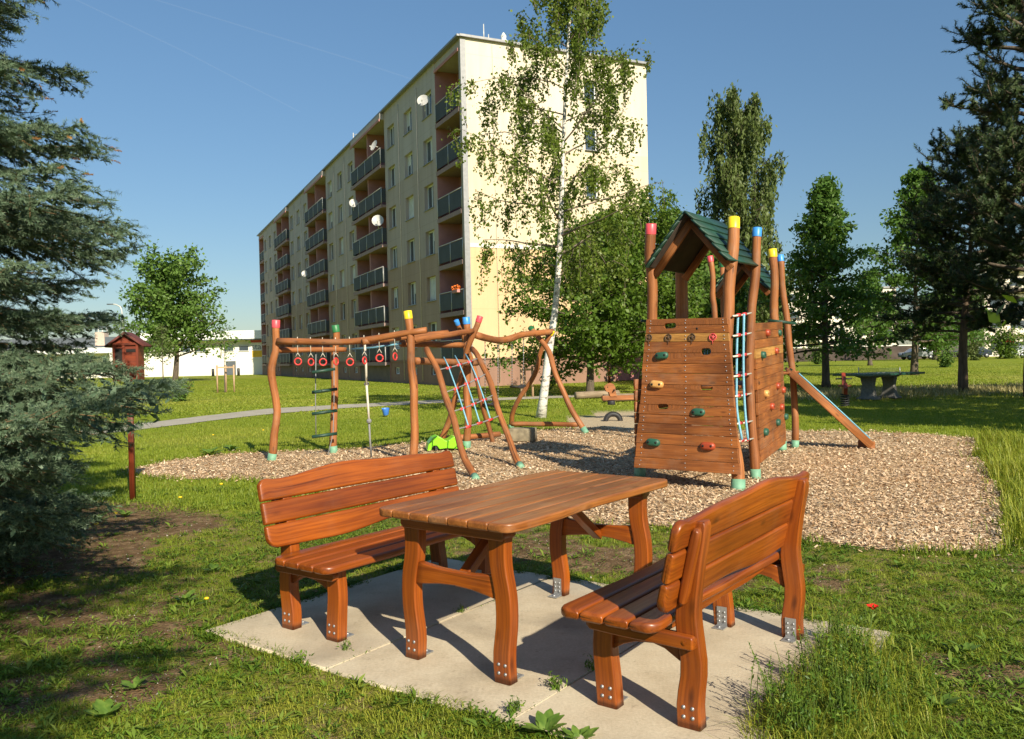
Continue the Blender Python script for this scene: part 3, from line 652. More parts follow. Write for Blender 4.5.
m = MB(); m.box((-.075, -dp-.0015, 1.60), (.075, .004, .16)); m.box((.055, -dp-.0015, 1.655), (.10, .004, .035)); m.build('dark_opening', DARKHOLE, bx_)
m = MB()
for sd in (-1, 1):
    sl_ = Vector((sd*(w_+.07), 0, -(za-z1)*(w_+.07)/w_)); nn = Vector((-sl_.z*sd*sd*1.0*sd, 0, abs(sl_.x))).normalized(); nn = Vector((sd*abs(sl_.z), 0, abs(sl_.x))).normalized()
    a = Vector((0, 0, za+.012)); b = a+sl_; m.loft([(a, (0, 1, 0), nn, .15, .011, .003), (b, (0, 1, 0), nn, .15, .011, .003)])
m.build('roof', plain('brown_red_roof_felt', (.13, .035, .028), .8, 0, .3, 30), hb)

# ================================================================== table tennis table and spring rider on the lawn
CONC = plain('rough_concrete', (.20, .19, .17), .85, 0, .22, 14, 0, .3)
pg = G(883, 399); pt = thing('tennis_table', 'concrete table tennis table with green top standing in the shade', 'table tennis table', (pg[0], pg[1]+.25, 0), radians(30))
m = MB(); m.loft([((x_, 0, .735), (0, 1, 0), (0, 0, 1), .68, .03, .01) for x_ in (-1.2, -1.19, 1.19, 1.2)]); tp_ = m.build('table_top', plain('dark_green_table_top', (.02, .07, .05), .25, 0, .15, 5), pt, True)
m = MB(); m.box((0, 0, .767), (2.36, .015, .003)); m.build('white_line', plain('white_paint', (.75, .75, .72), .5), tp_)
m = MB(); m.prism([(-.95, .70), (-.62, .62), (-.3, .62), (0, .67), (.3, .62), (.62, .62), (.95, .70)], .3, (0, 0, 0), (1, 0, 0), (0, 0, 1), (0, -1, 0)); m.build('under_beam', CONC, pt)
for s_ in (-1, 1):
    m = MB(); m.loft([((s_*.48, 0, z), (1, 0, 0), (0, 1, 0), hw, hd, .02) for z, hw, hd in ((0, .17, .32), (.05, .16, .30), (.1, .09, .22), (.4, .07, .18), (.64, .09, .22))]); m.build('support', CONC, pt)
m = MB()
for k in range(8): m.tube([(0, -.68, .78+k*.018), (0, .68, .78+k*.018)], .0022, 4)
for k in range(46): m.tube([(0, -.68+k*.0302, .775), (0, -.68+k*.0302, .91)], .0015, 3)
m.build('net_mesh', plain('faded_green_net', (.10, .16, .11), .8), pt)
m = MB()
for s_ in (-1, 1): m.tube([(0, s_*.69, .70), (0, s_*.69, .93)], .014, 8)
m.build('net_post', STEEL, pt)
sp = G(845, 407); sr = thing('spring_rider', 'small red animal shaped spring rider on the lawn in front of the tennis table', 'spring rider', tuple(sp), 1.25)
m = MB(); m.tube([(.10*cos(i*.7), .10*sin(i*.7), .02+i*.0065) for i in range(50)], .016, 6); m.build('spring', RUBBER, sr)
m = MB(); m.prism([(-.36, .34), (.34, .34), (.42, .55), (.52, .78), (.40, .88), (.22, .74), (.15, .56), (-.16, .52), (-.34, .64), (-.45, .5)], .09, (0, 0, 0), (1, 0, 0), (0, 0, 1), (0, -1, 0)); m.build('body', plain('red_rider_paint', (.28, .045, .02), .45), sr)
m = MB(); m.box((-.05, 0, .55), (.32, .3, .04)); m.build('seat', LOG, sr); m = MB(); m.tube([(.3, -.2, .72), (.3, .2, .72)], .018, 8); m.build('handle_bar', RUBBER, sr)
# ================================================================== apartment block
BX, BY, BYAW = -2.2861, 43.3122, .4346
def facade_mat(name, low, midc, top, end=False):
    m, n, b, o = newmat(name); tc = N(n, 'ShaderNodeTexCoord'); sx = N(n, 'ShaderNodeSeparateXYZ'); n.links.new(tc.outputs['Object'], sx.inputs[0])
    z = sx.outputs[2]
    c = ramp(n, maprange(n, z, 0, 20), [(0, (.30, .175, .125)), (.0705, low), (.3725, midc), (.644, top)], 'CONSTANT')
    nz = N(n, 'ShaderNodeTexNoise', Scale=.5, Detail=5.0, Roughness=.65); mp = N(n, 'ShaderNodeMapping'); mp.inputs['Scale'].default_value = (1.6, 1.6, .28)
    n.links.new(tc.outputs['Object'], mp.inputs[0]); n.links.new(mp.outputs[0], nz.inputs['Vector'])
    c = mixc(n, c, mixc(n, (.86, .85, .83), (1, 1, 1), maprange(n, nz.outputs[0], .35, .6)), .8, 'MULTIPLY')
    jm = N(n, 'ShaderNodeMath', operation='MULTIPLY'); jm.inputs[1].default_value = 1/2.66; n.links.new(z, jm.inputs[0]); jf = N(n, 'ShaderNodeMath', operation='FRACT'); n.links.new(jm.outputs[0], jf.inputs[0])
    jc = N(n, 'ShaderNodeMath', operation='COMPARE'); jc.inputs[1].default_value = .53; jc.inputs[2].default_value = .006; n.links.new(jf.outputs[0], jc.inputs[0]); c = mixc(n, c, mixc(n, c, (.88, .87, .86), 1.0, 'MULTIPLY'), jc.outputs[0])
    sz_ = N(n, 'ShaderNodeTexNoise', Scale=1.0, Detail=4.0); ms = N(n, 'ShaderNodeMapping'); ms.inputs['Scale'].default_value = (2.2, 2.2, .12); n.links.new(tc.outputs['Object'], ms.inputs[0]); n.links.new(ms.outputs[0], sz_.inputs['Vector'])
    c = mixc(n, c, mixc(n, (.90, .89, .87), (1, 1, 1), maprange(n, sz_.outputs[0], .38, .52)), .7, 'MULTIPLY')
    fz = N(n, 'ShaderNodeTexNoise', Scale=60.0, Detail=2.0); n.links.new(tc.outputs['Object'], fz.inputs['Vector'])
    c = mixc(n, c, mixc(n, (.9, .9, .9), (1, 1, 1), fz.outputs[0]), .6, 'MULTIPLY')
    n.links.new(c, b.inputs['Base Color']); b.inputs['Roughness'].default_value = .9; bump(n, b, fz.outputs[0], .25, .01); return m
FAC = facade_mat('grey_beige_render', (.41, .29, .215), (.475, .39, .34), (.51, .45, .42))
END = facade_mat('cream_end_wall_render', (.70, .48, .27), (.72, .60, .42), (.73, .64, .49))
PINK = plain('pink_loggia_paint', (.46, .22, .20), .85, 0, .12, 1.5)
PLINTH = plain('brown_plinth_render', (.16, .12, .10), .9, 0, .15, 1.5)
GLASS = plain('window_glass', (.05, .07, .09), .06, 0, .3, .3); GLASS.node_tree.nodes['Principled BSDF'].inputs['Specular IOR Level'].default_value = .8
RW0 = plain('pale_conduit', (.66, .58, .45), .7)
WHITE = plain('white_window_frame', (.72, .72, .70), .45, 0, .06, 3)
DARKF = plain('dark_reveal', (.10, .09, .08), .7)
RAILM = plain('dark_grey_railing_panel', (.05, .058, .062), .75, .0, .2, 1.2)
RFR = plain('pale_rail_tube', (.55, .55, .52), .45, .2)
COPING = plain('grey_roof_coping', (.28, .28, .28), .5, .3)
CURT = plain('white_curtain', (.62, .62, .58), .8, 0, .2, 2)
bd = thing('apartment_building', 'long six storey panel apartment block, cream sunlit end wall and shaded facade with loggias', 'building', (BX, BY, 0), BYAW)
# local: x = into building (facade at x=0), y = along facade, end wall at y=0
BL_, BW, BH = 72.6, 11.5, 18.2; SEG = 18.15; ST = 2.66; Z0 = 1.35
holes = []   # (y0,y1,z0,z1)
wall = MB()
def wall_strip(mb, fix, a0, a1, z0, z1, hs_, depth, face='x', mat=None, inn=1):
    """wall in plane x=fix (or y=fix), spanning a0..a1, z0..z1 with rectangular recessed openings"""
    A = sorted({a0, a1, *[h[0] for h in hs_], *[h[1] for h in hs_]}); Z = sorted({z0, z1, *[h[2] for h in hs_], *[h[3] for h in hs_]})
    P = (lambda a, z, d=0: (fix+d*inn, a, z)) if face == 'x' else (lambda a, z, d=0: (a, fix+d*inn, z))
    for i in range(len(A)-1):
        for j in range(len(Z)-1):
            ca, cz = (A[i]+A[i+1])/2, (Z[j]+Z[j+1])/2
            if any(h[0] < ca < h[1] and h[2] < cz < h[3] for h in hs_): continue
            mb.quad(P(A[i], Z[j]), P(A[i+1], Z[j]), P(A[i+1], Z[j+1]), P(A[i], Z[j+1]), mat)
    for h in hs_:
        a, b, c, d = h; D_ = depth
        mb.quad(P(a, c), P(b, c), P(b, c, D_), P(a, c, D_), mat); mb.quad(P(a, d), P(b, d), P(b, d, D_), P(a, d, D_), mat)
        mb.quad(P(a, c), P(a, d), P(a, d, D_), P(a, c, D_), mat); mb.quad(P(b, c), P(b, d), P(b, d, D_), P(b, c, D_), mat)
def window(parent, plane, a0, a1, z0, z1, face='x', inn=1, split=.5, open_=False):
    P = (lambda a, z, d=0: (plane+d*inn, a, z)) if face == 'x' else (lambda a, z, d=0: (a, plane+d*inn, z))
    m = MB(); t = .07; sp_ = a0+(a1-a0)*(split or .5)
    def bar(x0, x1, y0, y1):
        c0 = P((x0+x1)/2, (y0+y1)/2, .03); dd = (.06, x1-x0, y1-y0) if face == 'x' else (x1-x0, .06, y1-y0); m.box(c0, dd)
    bar(a0, a1, z0, z0+t); bar(a0, a1, z1-t, z1); bar(a0, a0+t, z0+t, z1-t); bar(a1-t, a1, z0+t, z1-t)
    if split: bar(sp_-.045, sp_+.045, z0+t, z1-t)
    o = m.build('window', WHITE, parent)
    g_ = MB(); g_.quad(P(a0+.02, z0+.02, .04), P(a1-.02, z0+.02, .04), P(a1-.02, z1-.02, .04), P(a0+.02, z1-.02, .04)); g_.build('pane', GLASS, o)
    if R.random() < .6 and split:
        q = MB(); s_ = R.choice((0, 1)); b0, b1 = (a0+.08, sp_-.05) if s_ else (sp_+.05, a1-.08); zz = z0+.1 if R.random() < .5 else z0+(z1-z0)*R.uniform(.3, .6)
        q.quad(P(b0, zz, .034), P(b1, zz, .034), P(b1, z1-.08, .034), P(b0, z1-.08, .034)); q.build('curtain', CURT, o)
    s2 = MB(); c0 = P((a0+a1)/2, z0-.02, -.13); s2.box(c0, (.30, a1-a0+.1, .03) if face == 'x' else (a1-a0+.1, .30, .03)); s2.build('sill', COPING, o)
winy = [5.45, 9.07, 12.7]; LG = [(0.32, 4.0)]+[(k*SEG-4.0, k*SEG+4.0) for k in (1, 2, 3)]+[(BL_-4.0, BL_-.3)]
WH = []
for k in range(4):
    y0, y1 = k*SEG+4.0, (k+1)*SEG-4.0; hs_ = []
    for fl in range(6):
        zf = Z0+ST*fl
        for wy in winy:
            yc = k*SEG+wy; hs_.append((yc-.78, yc+.78, zf+.86, zf+2.28))
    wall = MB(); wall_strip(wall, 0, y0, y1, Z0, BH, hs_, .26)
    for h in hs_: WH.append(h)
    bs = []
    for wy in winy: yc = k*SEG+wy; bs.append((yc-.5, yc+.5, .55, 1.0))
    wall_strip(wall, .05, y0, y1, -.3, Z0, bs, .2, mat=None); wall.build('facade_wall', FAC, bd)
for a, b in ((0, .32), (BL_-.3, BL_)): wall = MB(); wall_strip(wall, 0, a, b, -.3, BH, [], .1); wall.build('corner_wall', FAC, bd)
for h in WH: pass
# windows: the 100 largest seen as parts
cnt = 0
for h in WH:
    window(bd, .20, h[0], h[1], h[2], h[3], split=R.choice((.4, .5, .6))); cnt += 1
m = MB()
for k in range(4):
    for wy in winy: yc = k*SEG+wy; m.quad((.2, yc-.5, .55), (.2, yc+.5, .55), (.2, yc+.5, 1.0), (.2, yc-.5, 1.0))
m.build('cellar_panes', GLASS, bd)
m = MB()
for k in range(4):
    for wy in winy:
        yc = k*SEG+wy
        for dy in (-.5, 0, .5): m.box((.17, yc+dy*.94, .775), (.05, .07, .45))
        m.box((.17, yc, .58), (.05, 1.0, .06)); m.box((.17, yc, .97), (.05, 1.0, .06))
m.build('cellar_window_frames', WHITE, bd)
# end wall
ew = MB(); eh = []
for fl in range(6): zf = Z0+ST*fl; eh.append((7.35, 8.15, zf+.95, zf+2.2))
wall_strip(ew, 0, 0, BW, Z0+.06, BH, eh, .2, 'y'); wall_strip(ew, .06, 0.02, BW-.02, -.3, Z0+.06, [], .1, 'y')
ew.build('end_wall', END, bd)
for h in eh: window(bd, .14, *h, face='y', split=None)
m = MB(); m.quad((BW, 0, -.3), (BW, BL_, -.3), (BW, BL_, BH), (BW, 0, BH)); m.quad((0, BL_, -.3), (BW, BL_, -.3), (BW, BL_, BH), (0, BL_, BH)); m.quad((.0, 0, BH-.05), (BW, 0, BH-.05), (BW, BL_, BH-.05), (0, BL_, BH-.05)); m.build('rear_wall', END, bd)
m = MB(); m.box((-.09, BL_/2, BH+.02), (.32, BL_+.3, .10)); m.box((BW/2, -.06, BH+.035), (BW+.2, .26, .12)); m.box((BW+.05, BL_/2, BH+.02), (.3, BL_, .1)); m.box((.12, -.012, BH/2+.6), (.30, .03, BH-1.4)); m.build('roof_coping', COPING, bd)
m = MB(); m.box((BW/2, -.012, 7.40), (BW-.02, .02, .22)); m.build('pale_band', plain('pale_band_paint', (.74, .68, .55), .85), bd)
m = MB()
for yy in (9.9, 11.5): pass
m.tube([(1.8, -.03, .2), (1.8, -.03, BH-.2)], .018, 6); m.build('lightning_rod', RW0, bd)
dz = MB(); dz.box((9.95, .03, .78), (1.75, .08, 1.5)); dr = dz.build('service_door', plain('faded_pink_door', (.50, .20, .19), .6, 0, .1, 3), bd)
m = MB(); m.box((9.95, -.02, .78), (.04, .03, 1.46)); m.box((9.95, -.02, .80), (1.7, .03, .06)); m.build('door_rail', PINK, dr)
# downpipes / joints
m = MB()
for k in range(4):
    for yy in (k*SEG+7.25, k*SEG+10.9): m = MB(); m.tube([(-.03, yy, .2), (-.03, yy, BH-.4)], .02, 5); m.build('conduit', RW0, bd)
# loggias
for li, (a, b) in enumerate(LG):
    db = (b-a) > 5; pr = .30 if db else .0; lg = MB(); dep = 1.35
    lg.quad((dep, a, Z0-.1), (dep, b, Z0-.1), (dep, b, BH-.5), (dep, a, BH-.5))
    lg.quad((0, a, -.3), (dep, a, -.3), (dep, a, BH), (0, a, BH)); lg.quad((0, b, -.3), (dep, b, -.3), (dep, b, BH), (0, b, BH))
    if db: lg.box(((dep-.1)/2, (a+b)/2, (Z0+BH-.5)/2), (dep+.1, .22, BH-.5-Z0))
    lg.build('loggia_walls', PINK, bd)
    bs = MB(); wall_strip(bs, .05, a, b, -.3, Z0-.18, [], .1); bs.build('plinth_panel', PLINTH, bd)
    top = MB(); top.box((.67-pr/2, (a+b)/2, BH-.30), (1.32+pr, b-a-.01, .40)); top.box((-pr-.03, (a+b)/2, BH-.56), (.06, b-a+.04, .16)); top.mats = [FAC, PINK]; top.mi = [0]*6+[1]*6; top.build('loggia_roof', None, bd)
    for fl in range(6):
        zf = Z0+ST*fl
        bal = MB(); bal.box((.67-pr/2, (a+b)/2, zf-.09), (1.34+pr, b-a-.012, .18)); bal.box((-pr-.028, (a+b)/2, zf-.10), (.05, b-a+(.06 if db else -.02), .24)); sl_o = bal.build('balcony_slab', plain('loggia_slab', (.30, .20, .18), .8) if 'loggia_slab' not in MATS else MATS['loggia_slab'], bd)
        rp_ = MB(); n_ = 4 if db else 2; ww = (b-a)/n_
        for i in range(n_): rp_.box((-pr+.0, a+ww*(i+.5), zf+.62), (.03, ww-.07, .92))
        if db:
                for yy in (a+.02, b-.02): rp_.box((-pr/2+.01, yy, zf+.62), (pr, .03, .92))
        rp_.build('railing_panel', RAILM, sl_o)
        rt = MB(); rt.tube([(-pr, a, zf+1.14), (-pr, b, zf+1.14)], .025, 6)
        for i in range(n_+1): rt.tube([(-pr-.01, a+ww*i, zf+.05), (-pr-.01, a+ww*i, zf+1.14)], .022, 6)
        rt.build('rail_tube', RFR, sl_o)
        if db or True:
            for c_ in (([(a+b)/2-2.1, (a+b)/2+2.1]) if db else [(a+b)/2]):
                gm = MB(); gm.box((dep-.03, c_-.5, zf+1.15), (.05, .85, 2.1)); gm.box((dep-.03, c_+.75, zf+1.5), (.05, 1.3, 1.4)); d_ = gm.build('balcony_door', WHITE, sl_o)
                gm = MB(); gm.quad((dep-.06, c_-.86, zf+.2), (dep-.06, c_-.14, zf+.2), (dep-.06, c_-.14, zf+2.1), (dep-.06, c_-.86, zf+2.1)); gm.quad((dep-.06, c_+.16, zf+.88), (dep-.06, c_+1.34, zf+.88), (dep-.06, c_+1.34, zf+2.12), (dep-.06, c_+.16, zf+2.12)); gm.build('pane', GLASS, d_)
def bw(x, y, z):   # building-local to world
    c_, s_ = cos(BYAW), sin(BYAW); return (BX+x*c_-y*s_, BY+x*s_+y*c_, z)
# dishes
DW = plain('white_dish_paint', (.42, .42, .40), .4)
def dish(x, y, z, r, az, lab):
    t = thing('satellite_dish', lab, 'satellite dish', bw(x, y, z), BYAW+az, 'satellite dishes on the apartment block')
    m = MB(); V = []; Fs = []
    for i in range(6):
        for k in range(16):
            rr = r*i/5; a = 2*pi*k/16; V.append((rr*cos(a), .22*r*(rr/r)**2*-1.0, rr*sin(a)*1.06))
    for i in range(5):
        for k in range(16): Fs.append((i*16+k, i*16+(k+1) % 16, (i+1)*16+(k+1) % 16, (i+1)*16+k))
    m.add(V, Fs); o = m.build('reflector', DW, t); o.rotation_euler.x = -.35
    m = MB(); m.tube([(0, -.15*r, -r*.95), (0, -r*.95, -r*.25)], .015, 6); m.box((0, -r*.97, -r*.2), (.07, .12, .07)); m.tube([(0, 0, 0), (0, .3, -.05), (0, .3, -.5)], .022, 6); m.build('feed_arm', RFR, t)
dish(-.5, 4.6, Z0+ST*5+1.5, .34, -.6, 'white satellite dish by the top right loggia of the apartment block')
dish(-.55, 14.6, Z0+ST*5+1.35, .36, -1.3, 'edge-on white satellite dish on the top balcony of the second loggia column')
dish(-.5, 20.9, Z0+ST*4+1.25, .32, -.2, 'white satellite dish at the left end of the second loggia column, fifth floor')
dish(-.55, 14.3, Z0+ST*3+1.55, .40, -.4, 'largest white satellite dish, at the right end of the fourth floor balcony')
dish(-.5, 40.0, Z0+ST*3+.6, .30, -.4, 'white satellite dish on the middle loggia column of the facade')
# roof mast, flowers, chimney pot
m = MB(); c = bw(1.2, 27, BH)
for dx in (0, .7): m.tube([(c[0]+dx, c[1], BH), (c[0]+dx, c[1], BH+2.0)], .035, 5)
for k in range(6): m.tube([(c[0]-.1, c[1], BH+.3+k*.3), (c[0]+.8, c[1], BH+.5+k*.3)], .02, 4)
o = m.build('roof_antenna', RFR); tag(o, 'lattice antenna on the roof edge above the third window group', 'antenna')
m = MB(); c = bw(1.6, .6, BH); m.tube([c, (c[0], c[1], BH+1.1)], .03, 5); m.tube([(c[0]+.25, c[1], BH), (c[0]+.25, c[1], BH+.55)], .03, 5); o = m.build('roof_mast', RFR); tag(o, 'thin mast on the near roof corner of the block', 'antenna')
m = MB(); c = bw(2.9, .9, BH); m.tube([c, (c[0], c[1], BH+.5), (c[0], c[1], BH+.52), (c[0], c[1], BH+.75), (c[0], c[1], BH+.95)], [.28, .22, .12, .16, .03], 10); o = m.build('roof_vent', CURT); tag(o, 'pale roof vent on the near end of the apartment block', 'vent')
m = MB(); c = bw(-.12, 1.2, Z0+ST+1.15)
fb = thing('flower_box', 'orange flowers in a box on the near second floor loggia railing', 'flower box', c, BYAW)
m.box((0, 0, -.08), (.18, .8, .16)); m.build('trough', PINK, fb)
m = MB()
for i in range(60): m.ball((R.uniform(-.14, .14), R.uniform(-.45, .45), R.uniform(.0, .22)), .045, 6)
m.build('blossom', plain('orange_blossom', (.75, .16, .02), .6, 0, .5, 5), fb)
# ================================================================== white hall, left background
HALL = plain('white_hall_cladding', (.80, .77, .68), .7, 0, .05, .4)
DG = plain('dark_grey_roof_sheet', (.10, .115, .13), .5, 0, .15, .5)
def hall_pt(x, Y): q = D(x, 373-(x-160)*.0235, Y); return q[0]
YH = 112.0
hx = [hall_pt(x, YH) for x in (60, 110, 150, 262, 275)]
hl = thing('market_hall', 'long low white hall behind the lawn left of the apartment block', 'building')
m = MB(); m.box(((hx[1]+hx[4])/2+2, YH+10, 2.35), (hx[4]-hx[1]+4, 20, 4.9)); m.box(((-85+hx[2])/2, YH+12, 1.9), (hx[2]+85, 18, 4.2)); m.build('hall_walls', HALL, hl)
m = MB(); m.box(((hx[2]+hx[4])/2+1.5, YH+9.3, 5.35), (hx[4]-hx[2]+5, 21.5, 1.1)); m.build('roof_fascia', plain('white_fascia_sheet', (.82, .82, .80), .45), hl)
m = MB(); m.box(((hx[2]+hx[4])/2+1.5, YH-.9, 4.72), (hx[4]-hx[2]+5, .9, .12)); m.box(((-85+hx[2])/2, YH+12, 4.9), (hx[2]+85, 17, 1.5)); m.build('dark_roof', DG, hl)
m = MB(); m.box(((-85+hx[2])/2, YH+2.2, 3.75), (hx[2]+85, 3.0, .75)); m.build('awning_fascia', plain('white_awning_sheet', (.80, .80, .78), .5), hl)
for x0, x1 in ((225, 234), (240, 249), (196, 206), (182, 191)):
    a, b = hall_pt(x0, YH), hall_pt(x1, YH); m = MB(); m.box(((a+b)/2, YH-.03, 3.55), (b-a, .06, .62)); o = m.build('hall_window', GLASS, hl)
    m = MB(); m.box(((a+b)/2, YH-.08, 3.2), (b-a+.2, .1, .08)); m.box(((a+b)/2, YH-.08, 3.9), (b-a+.2, .1, .08)); m.build('window_frame', WHITE, o)
m = MB(); a, b = hall_pt(226, YH), hall_pt(236, YH); m.box(((a+b)/2, YH-.03, .95), (b-a, .08, 1.85)); m.build('hall_door', DG, hl)
for x0, x1 in ((62, 74), (80, 92), (112, 121)):
    m = MB(); a, b = hall_pt(x0, YH+3), hall_pt(x1, YH+3); m.box(((a+b)/2, YH+2.97, 2.6), (b-a, .08, .9)); m.build('strip_window', GLASS, hl)
sx0, sx1 = hall_pt(251.5, YH), hall_pt(264, YH); zq = lambda y: D(257, y, YH)[2]
sg = thing('hall_sign', 'white wall sign with red strip, grey letters and yellow panel on the hall', 'sign', ((sx0+sx1)/2, YH-.06, 0))
wd = sx1-sx0
m = MB(); m.box((0, 0, (zq(338.5)+zq(359))/2), (wd, .06, zq(338.5)-zq(359))); m.build('sign_board', plain('sign_white', (.80, .78, .74), .5), sg)
m = MB(); m.box((0, -.045, (zq(340)+zq(342.5))/2), (wd, .04, zq(340)-zq(342.5))); m.build('red_strip', plain('sign_red', (.62, .09, .07), .5), sg)
m = MB(); m.box((.1, -.045, (zq(350.5)+zq(357))/2), (wd-.2, .04, zq(350.5)-zq(357))); m.build('yellow_panel', plain('sign_yellow', (.85, .50, .02), .5), sg)
fc = bpy.data.curves.new('letters', 'FONT'); fc.body = 'sta'; fc.size = 1.15; fc.extrude = .02; fo = bpy.data.objects.new('letters', fc); C.objects.link(fo)
dg = bpy.context.evaluated_depsgraph_get(); dg.update(); me = bpy.data.meshes.new_from_object(fo.evaluated_get(dg)); bpy.data.objects.remove(fo, do_unlink=True)
me.materials.clear(); me.materials.append(plain('sign_grey', (.22, .22, .22), .5)); lo_ = bpy.data.objects.new('lettering', me); C.objects.link(lo_); lo_.parent = sg; lo_.rotation_euler.x = pi/2; lo_.location = (-wd/2+.12, -.05, zq(349.3))
ch = thing('roof_chimney', 'square chimney stack with three white aerials on the hall roof', 'chimney', (hall_pt(103, YH+4), YH+4, 0))
m = MB(); m.box((0, 0, 5.4), (1.3, 1.3, 1.9)); m.build('stack', plain('beige_chimney_render', (.50, .40, .32), .8), ch)
for dx in (-.45, .1, .75): m = MB(); m.tube([(dx, 0, 6.3), (dx, 0, 7.0)], .08, 6); m.build('aerial', WHITE, ch)
sl2 = thing('street_lamp', 'tall curved street lamp rising behind the hall roof', 'street lamp', (D(124, 370, 90)[0], 90, 0))
zl = D(124, 305, 90)[2]; m = MB(); m.tube(curve([(0, 0, 0), (0, 0, zl*.6), (-.05, 0, zl-.6), (-.5, 0, zl), (-1.0, 0, zl+.12)], 14), .07, 6); m.build('pole', RFR, sl2)
m = MB(); m.loft([((x_, 0, zl+.12), (0, 1, 0), (0, 0, 1), .12, .06, .03) for x_ in (-.95, -1.6)]); m.build('lamp_head', DG, sl2)
BOL = plain('black_bollard', (.03, .03, .03), .5)
for i, x_ in enumerate((213.0, 238.5)):
    m = MB(); q = D(x_, 372, 104); m.tube([(0, 0, 0), (0, 0, .9), (0, 0, .95)], [.18, .18, .08], 10); o = m.build('bollard', BOL); o.location = (q[0], q[1], 0)
    tag(o, ('black bollard by the hall wall behind the bushy lawn tree', 'black bollard just right of the grey hall door')[i], 'bollard', 'black bollards by the hall')
# ================================================================== right background blocks, wall, cars
RW = plain('cream_block_render', (.78, .70, .58), .8, 0, .06, .3)
def bg_block(xa, xb, ytop, Y, fl, lab, name='apartment_building'):
    a = D(xa, 358, Y)[0]; b = D(xb, 358, Y)[0]; H = D((xa+xb)/2, ytop, Y)[2]
    t = thing(name, lab, 'building', ((a+b)/2, Y, 0)); W = b-a
    m = MB(); m.box((0, 6, H/2), (W, 12, H)); m.build('wall', RW, t)
    m = MB(); m.box((0, 6, H+.1), (W+.5, 12.5, .25)); m.build('roof', COPING, t)
    sh = H/fl; n_ = max(2, int(W/3.2))
    for f in range(fl):
        for i in range(n_):
            xx = -W/2+W*(i+.5)/n_; m = MB()
            if i % 3 == 1:
                m.box((xx, -.5, f*sh+.45), (2.6, 1.0, .9)); o = m.build('balcony', RW, t); m = MB(); m.box((xx, -.02, f*sh+1.45), (2.2, .06, 1.2)); m.build('balcony_door', GLASS, o)
            else: m.box((xx, -.02, f*sh+sh*.55), (1.5, .06, 1.25)); m.build('window', GLASS, t)
bg_block(784, 897, 289, 128, 4, 'cream four storey block half hidden behind the conical lime tree')
bg_block(985, 1075, 250, 118, 5, 'cream block with red flowered balconies behind the dark pines at the right edge')
m = MB()
for i in range(40): m.ball((D(1007+R.uniform(-6, 6), 340, 116.4)[0], 116.3, D(1007, 341.5, 116.4)[2]+R.uniform(-.1, .25)), .16, 6)
o = m.build('balcony_flowers', plain('red_blossom', (.6, .02, .04), .6)); tag(o, 'red flowers along the low balcony at the right edge', 'flowers')
wl = MB(); a = D(740, 360, 112); b = D(935, 357, 112); n_ = 60
wl.box(((a[0]+b[0])/2, 112, .9), (b[0]-a[0], .3, 1.8)); wo_ = wl.build('brick_wall', plain('dark_brown_wall', (.075, .055, .045), .9, 0, .4, 1.0)); tag(wo_, 'long dark low wall at the far edge of the lawn', 'wall')
m = MB(); m.box(((a[0]+b[0])/2, 112, 1.86), (b[0]-a[0], .42, .12)); m.build('coping', HALL, wo_)
CARW = plain('white_car_paint', (.75, .76, .77), .25, 0, .03, 3, .6); CARS = plain('silver_car_paint', (.40, .42, .45), .3, .5, .03, 3, .5)
def car(x, y, Y, mat, lab, rz=0.0):
    q = D(x, y, Y); t = thing('parked_car', lab, 'car', (q[0], Y, 0), rz, 'cars parked beyond the lawn')
    prof = [(-2.05, .35), (-2.1, .7), (-1.95, .92), (-1.2, 1.0), (-.6, 1.42), (.7, 1.46), (1.5, 1.05), (2.0, .95), (2.08, .6), (2.02, .32)]
    m = MB(); m.prism(prof, 1.66, (0, 0, 0), (1, 0, 0), (0, 0, 1), (0, -1, 0)); o = m.build('body', mat, t); bv = o.modifiers.new('b', 'BEVEL'); bv.width = .08; bv.segments = 3
    m = MB(); m.prism([(-1.05, 1.0), (-.58, 1.34), (.05, 1.37), (.05, 1.0)], 1.68, (0, 0, 0), (1, 0, 0), (0, 0, 1), (0, -1, 0)); m.prism([(.12, 1.0), (.12, 1.37), (.66, 1.38), (1.28, 1.03)], 1.68, (0, 0, 0), (1, 0, 0), (0, 0, 1), (0, -1, 0)); m.build('side_windows', GLASS, t)
    for x_ in (-1.3, 1.3):
        for s_ in (-1, 1):
            m = MB(); m.tube([(x_, s_*.74, .32), (x_, s_*.86, .32)], .32, 16); wh = m.build('wheel', RUBBER, t); m = MB(); m.tube([(x_, s_*.86, .32), (x_, s_*.875, .32)], .19, 12); m.build('rim', STEEL, wh)
    m = MB()
    for s_ in (-1, 1): m.box((-2.06, s_*.6, .75), (.1, .3, .16))
    m.build('headlight', GLASS, t)
car(1026, 354, 100, CARW, 'white parked car at the right edge beyond the lawn', .2)
car(917, 358, 105, CARS, 'silver parked car behind the lawn under the lime trees')
car(973, 357, 107, plain('dark_blue_car_paint', (.02, .03, .05), .25, 0, .03, 3, .6), 'dark parked car in the shade behind the pine trunk')
# rust pole and young-tree stakes
gp = G(609.5, 388); m = MB(); m.tube([(0, 0, 0), (0, 0, D(609.5, 352, gp[1])[2])], .06, 8); o = m.build('rusty_pole', HOUSE); o.location = tuple(gp); tag(o, 'thin rust red pole in front of the pink service door', 'pole')

rebase(hl, (-45, YH, 0))
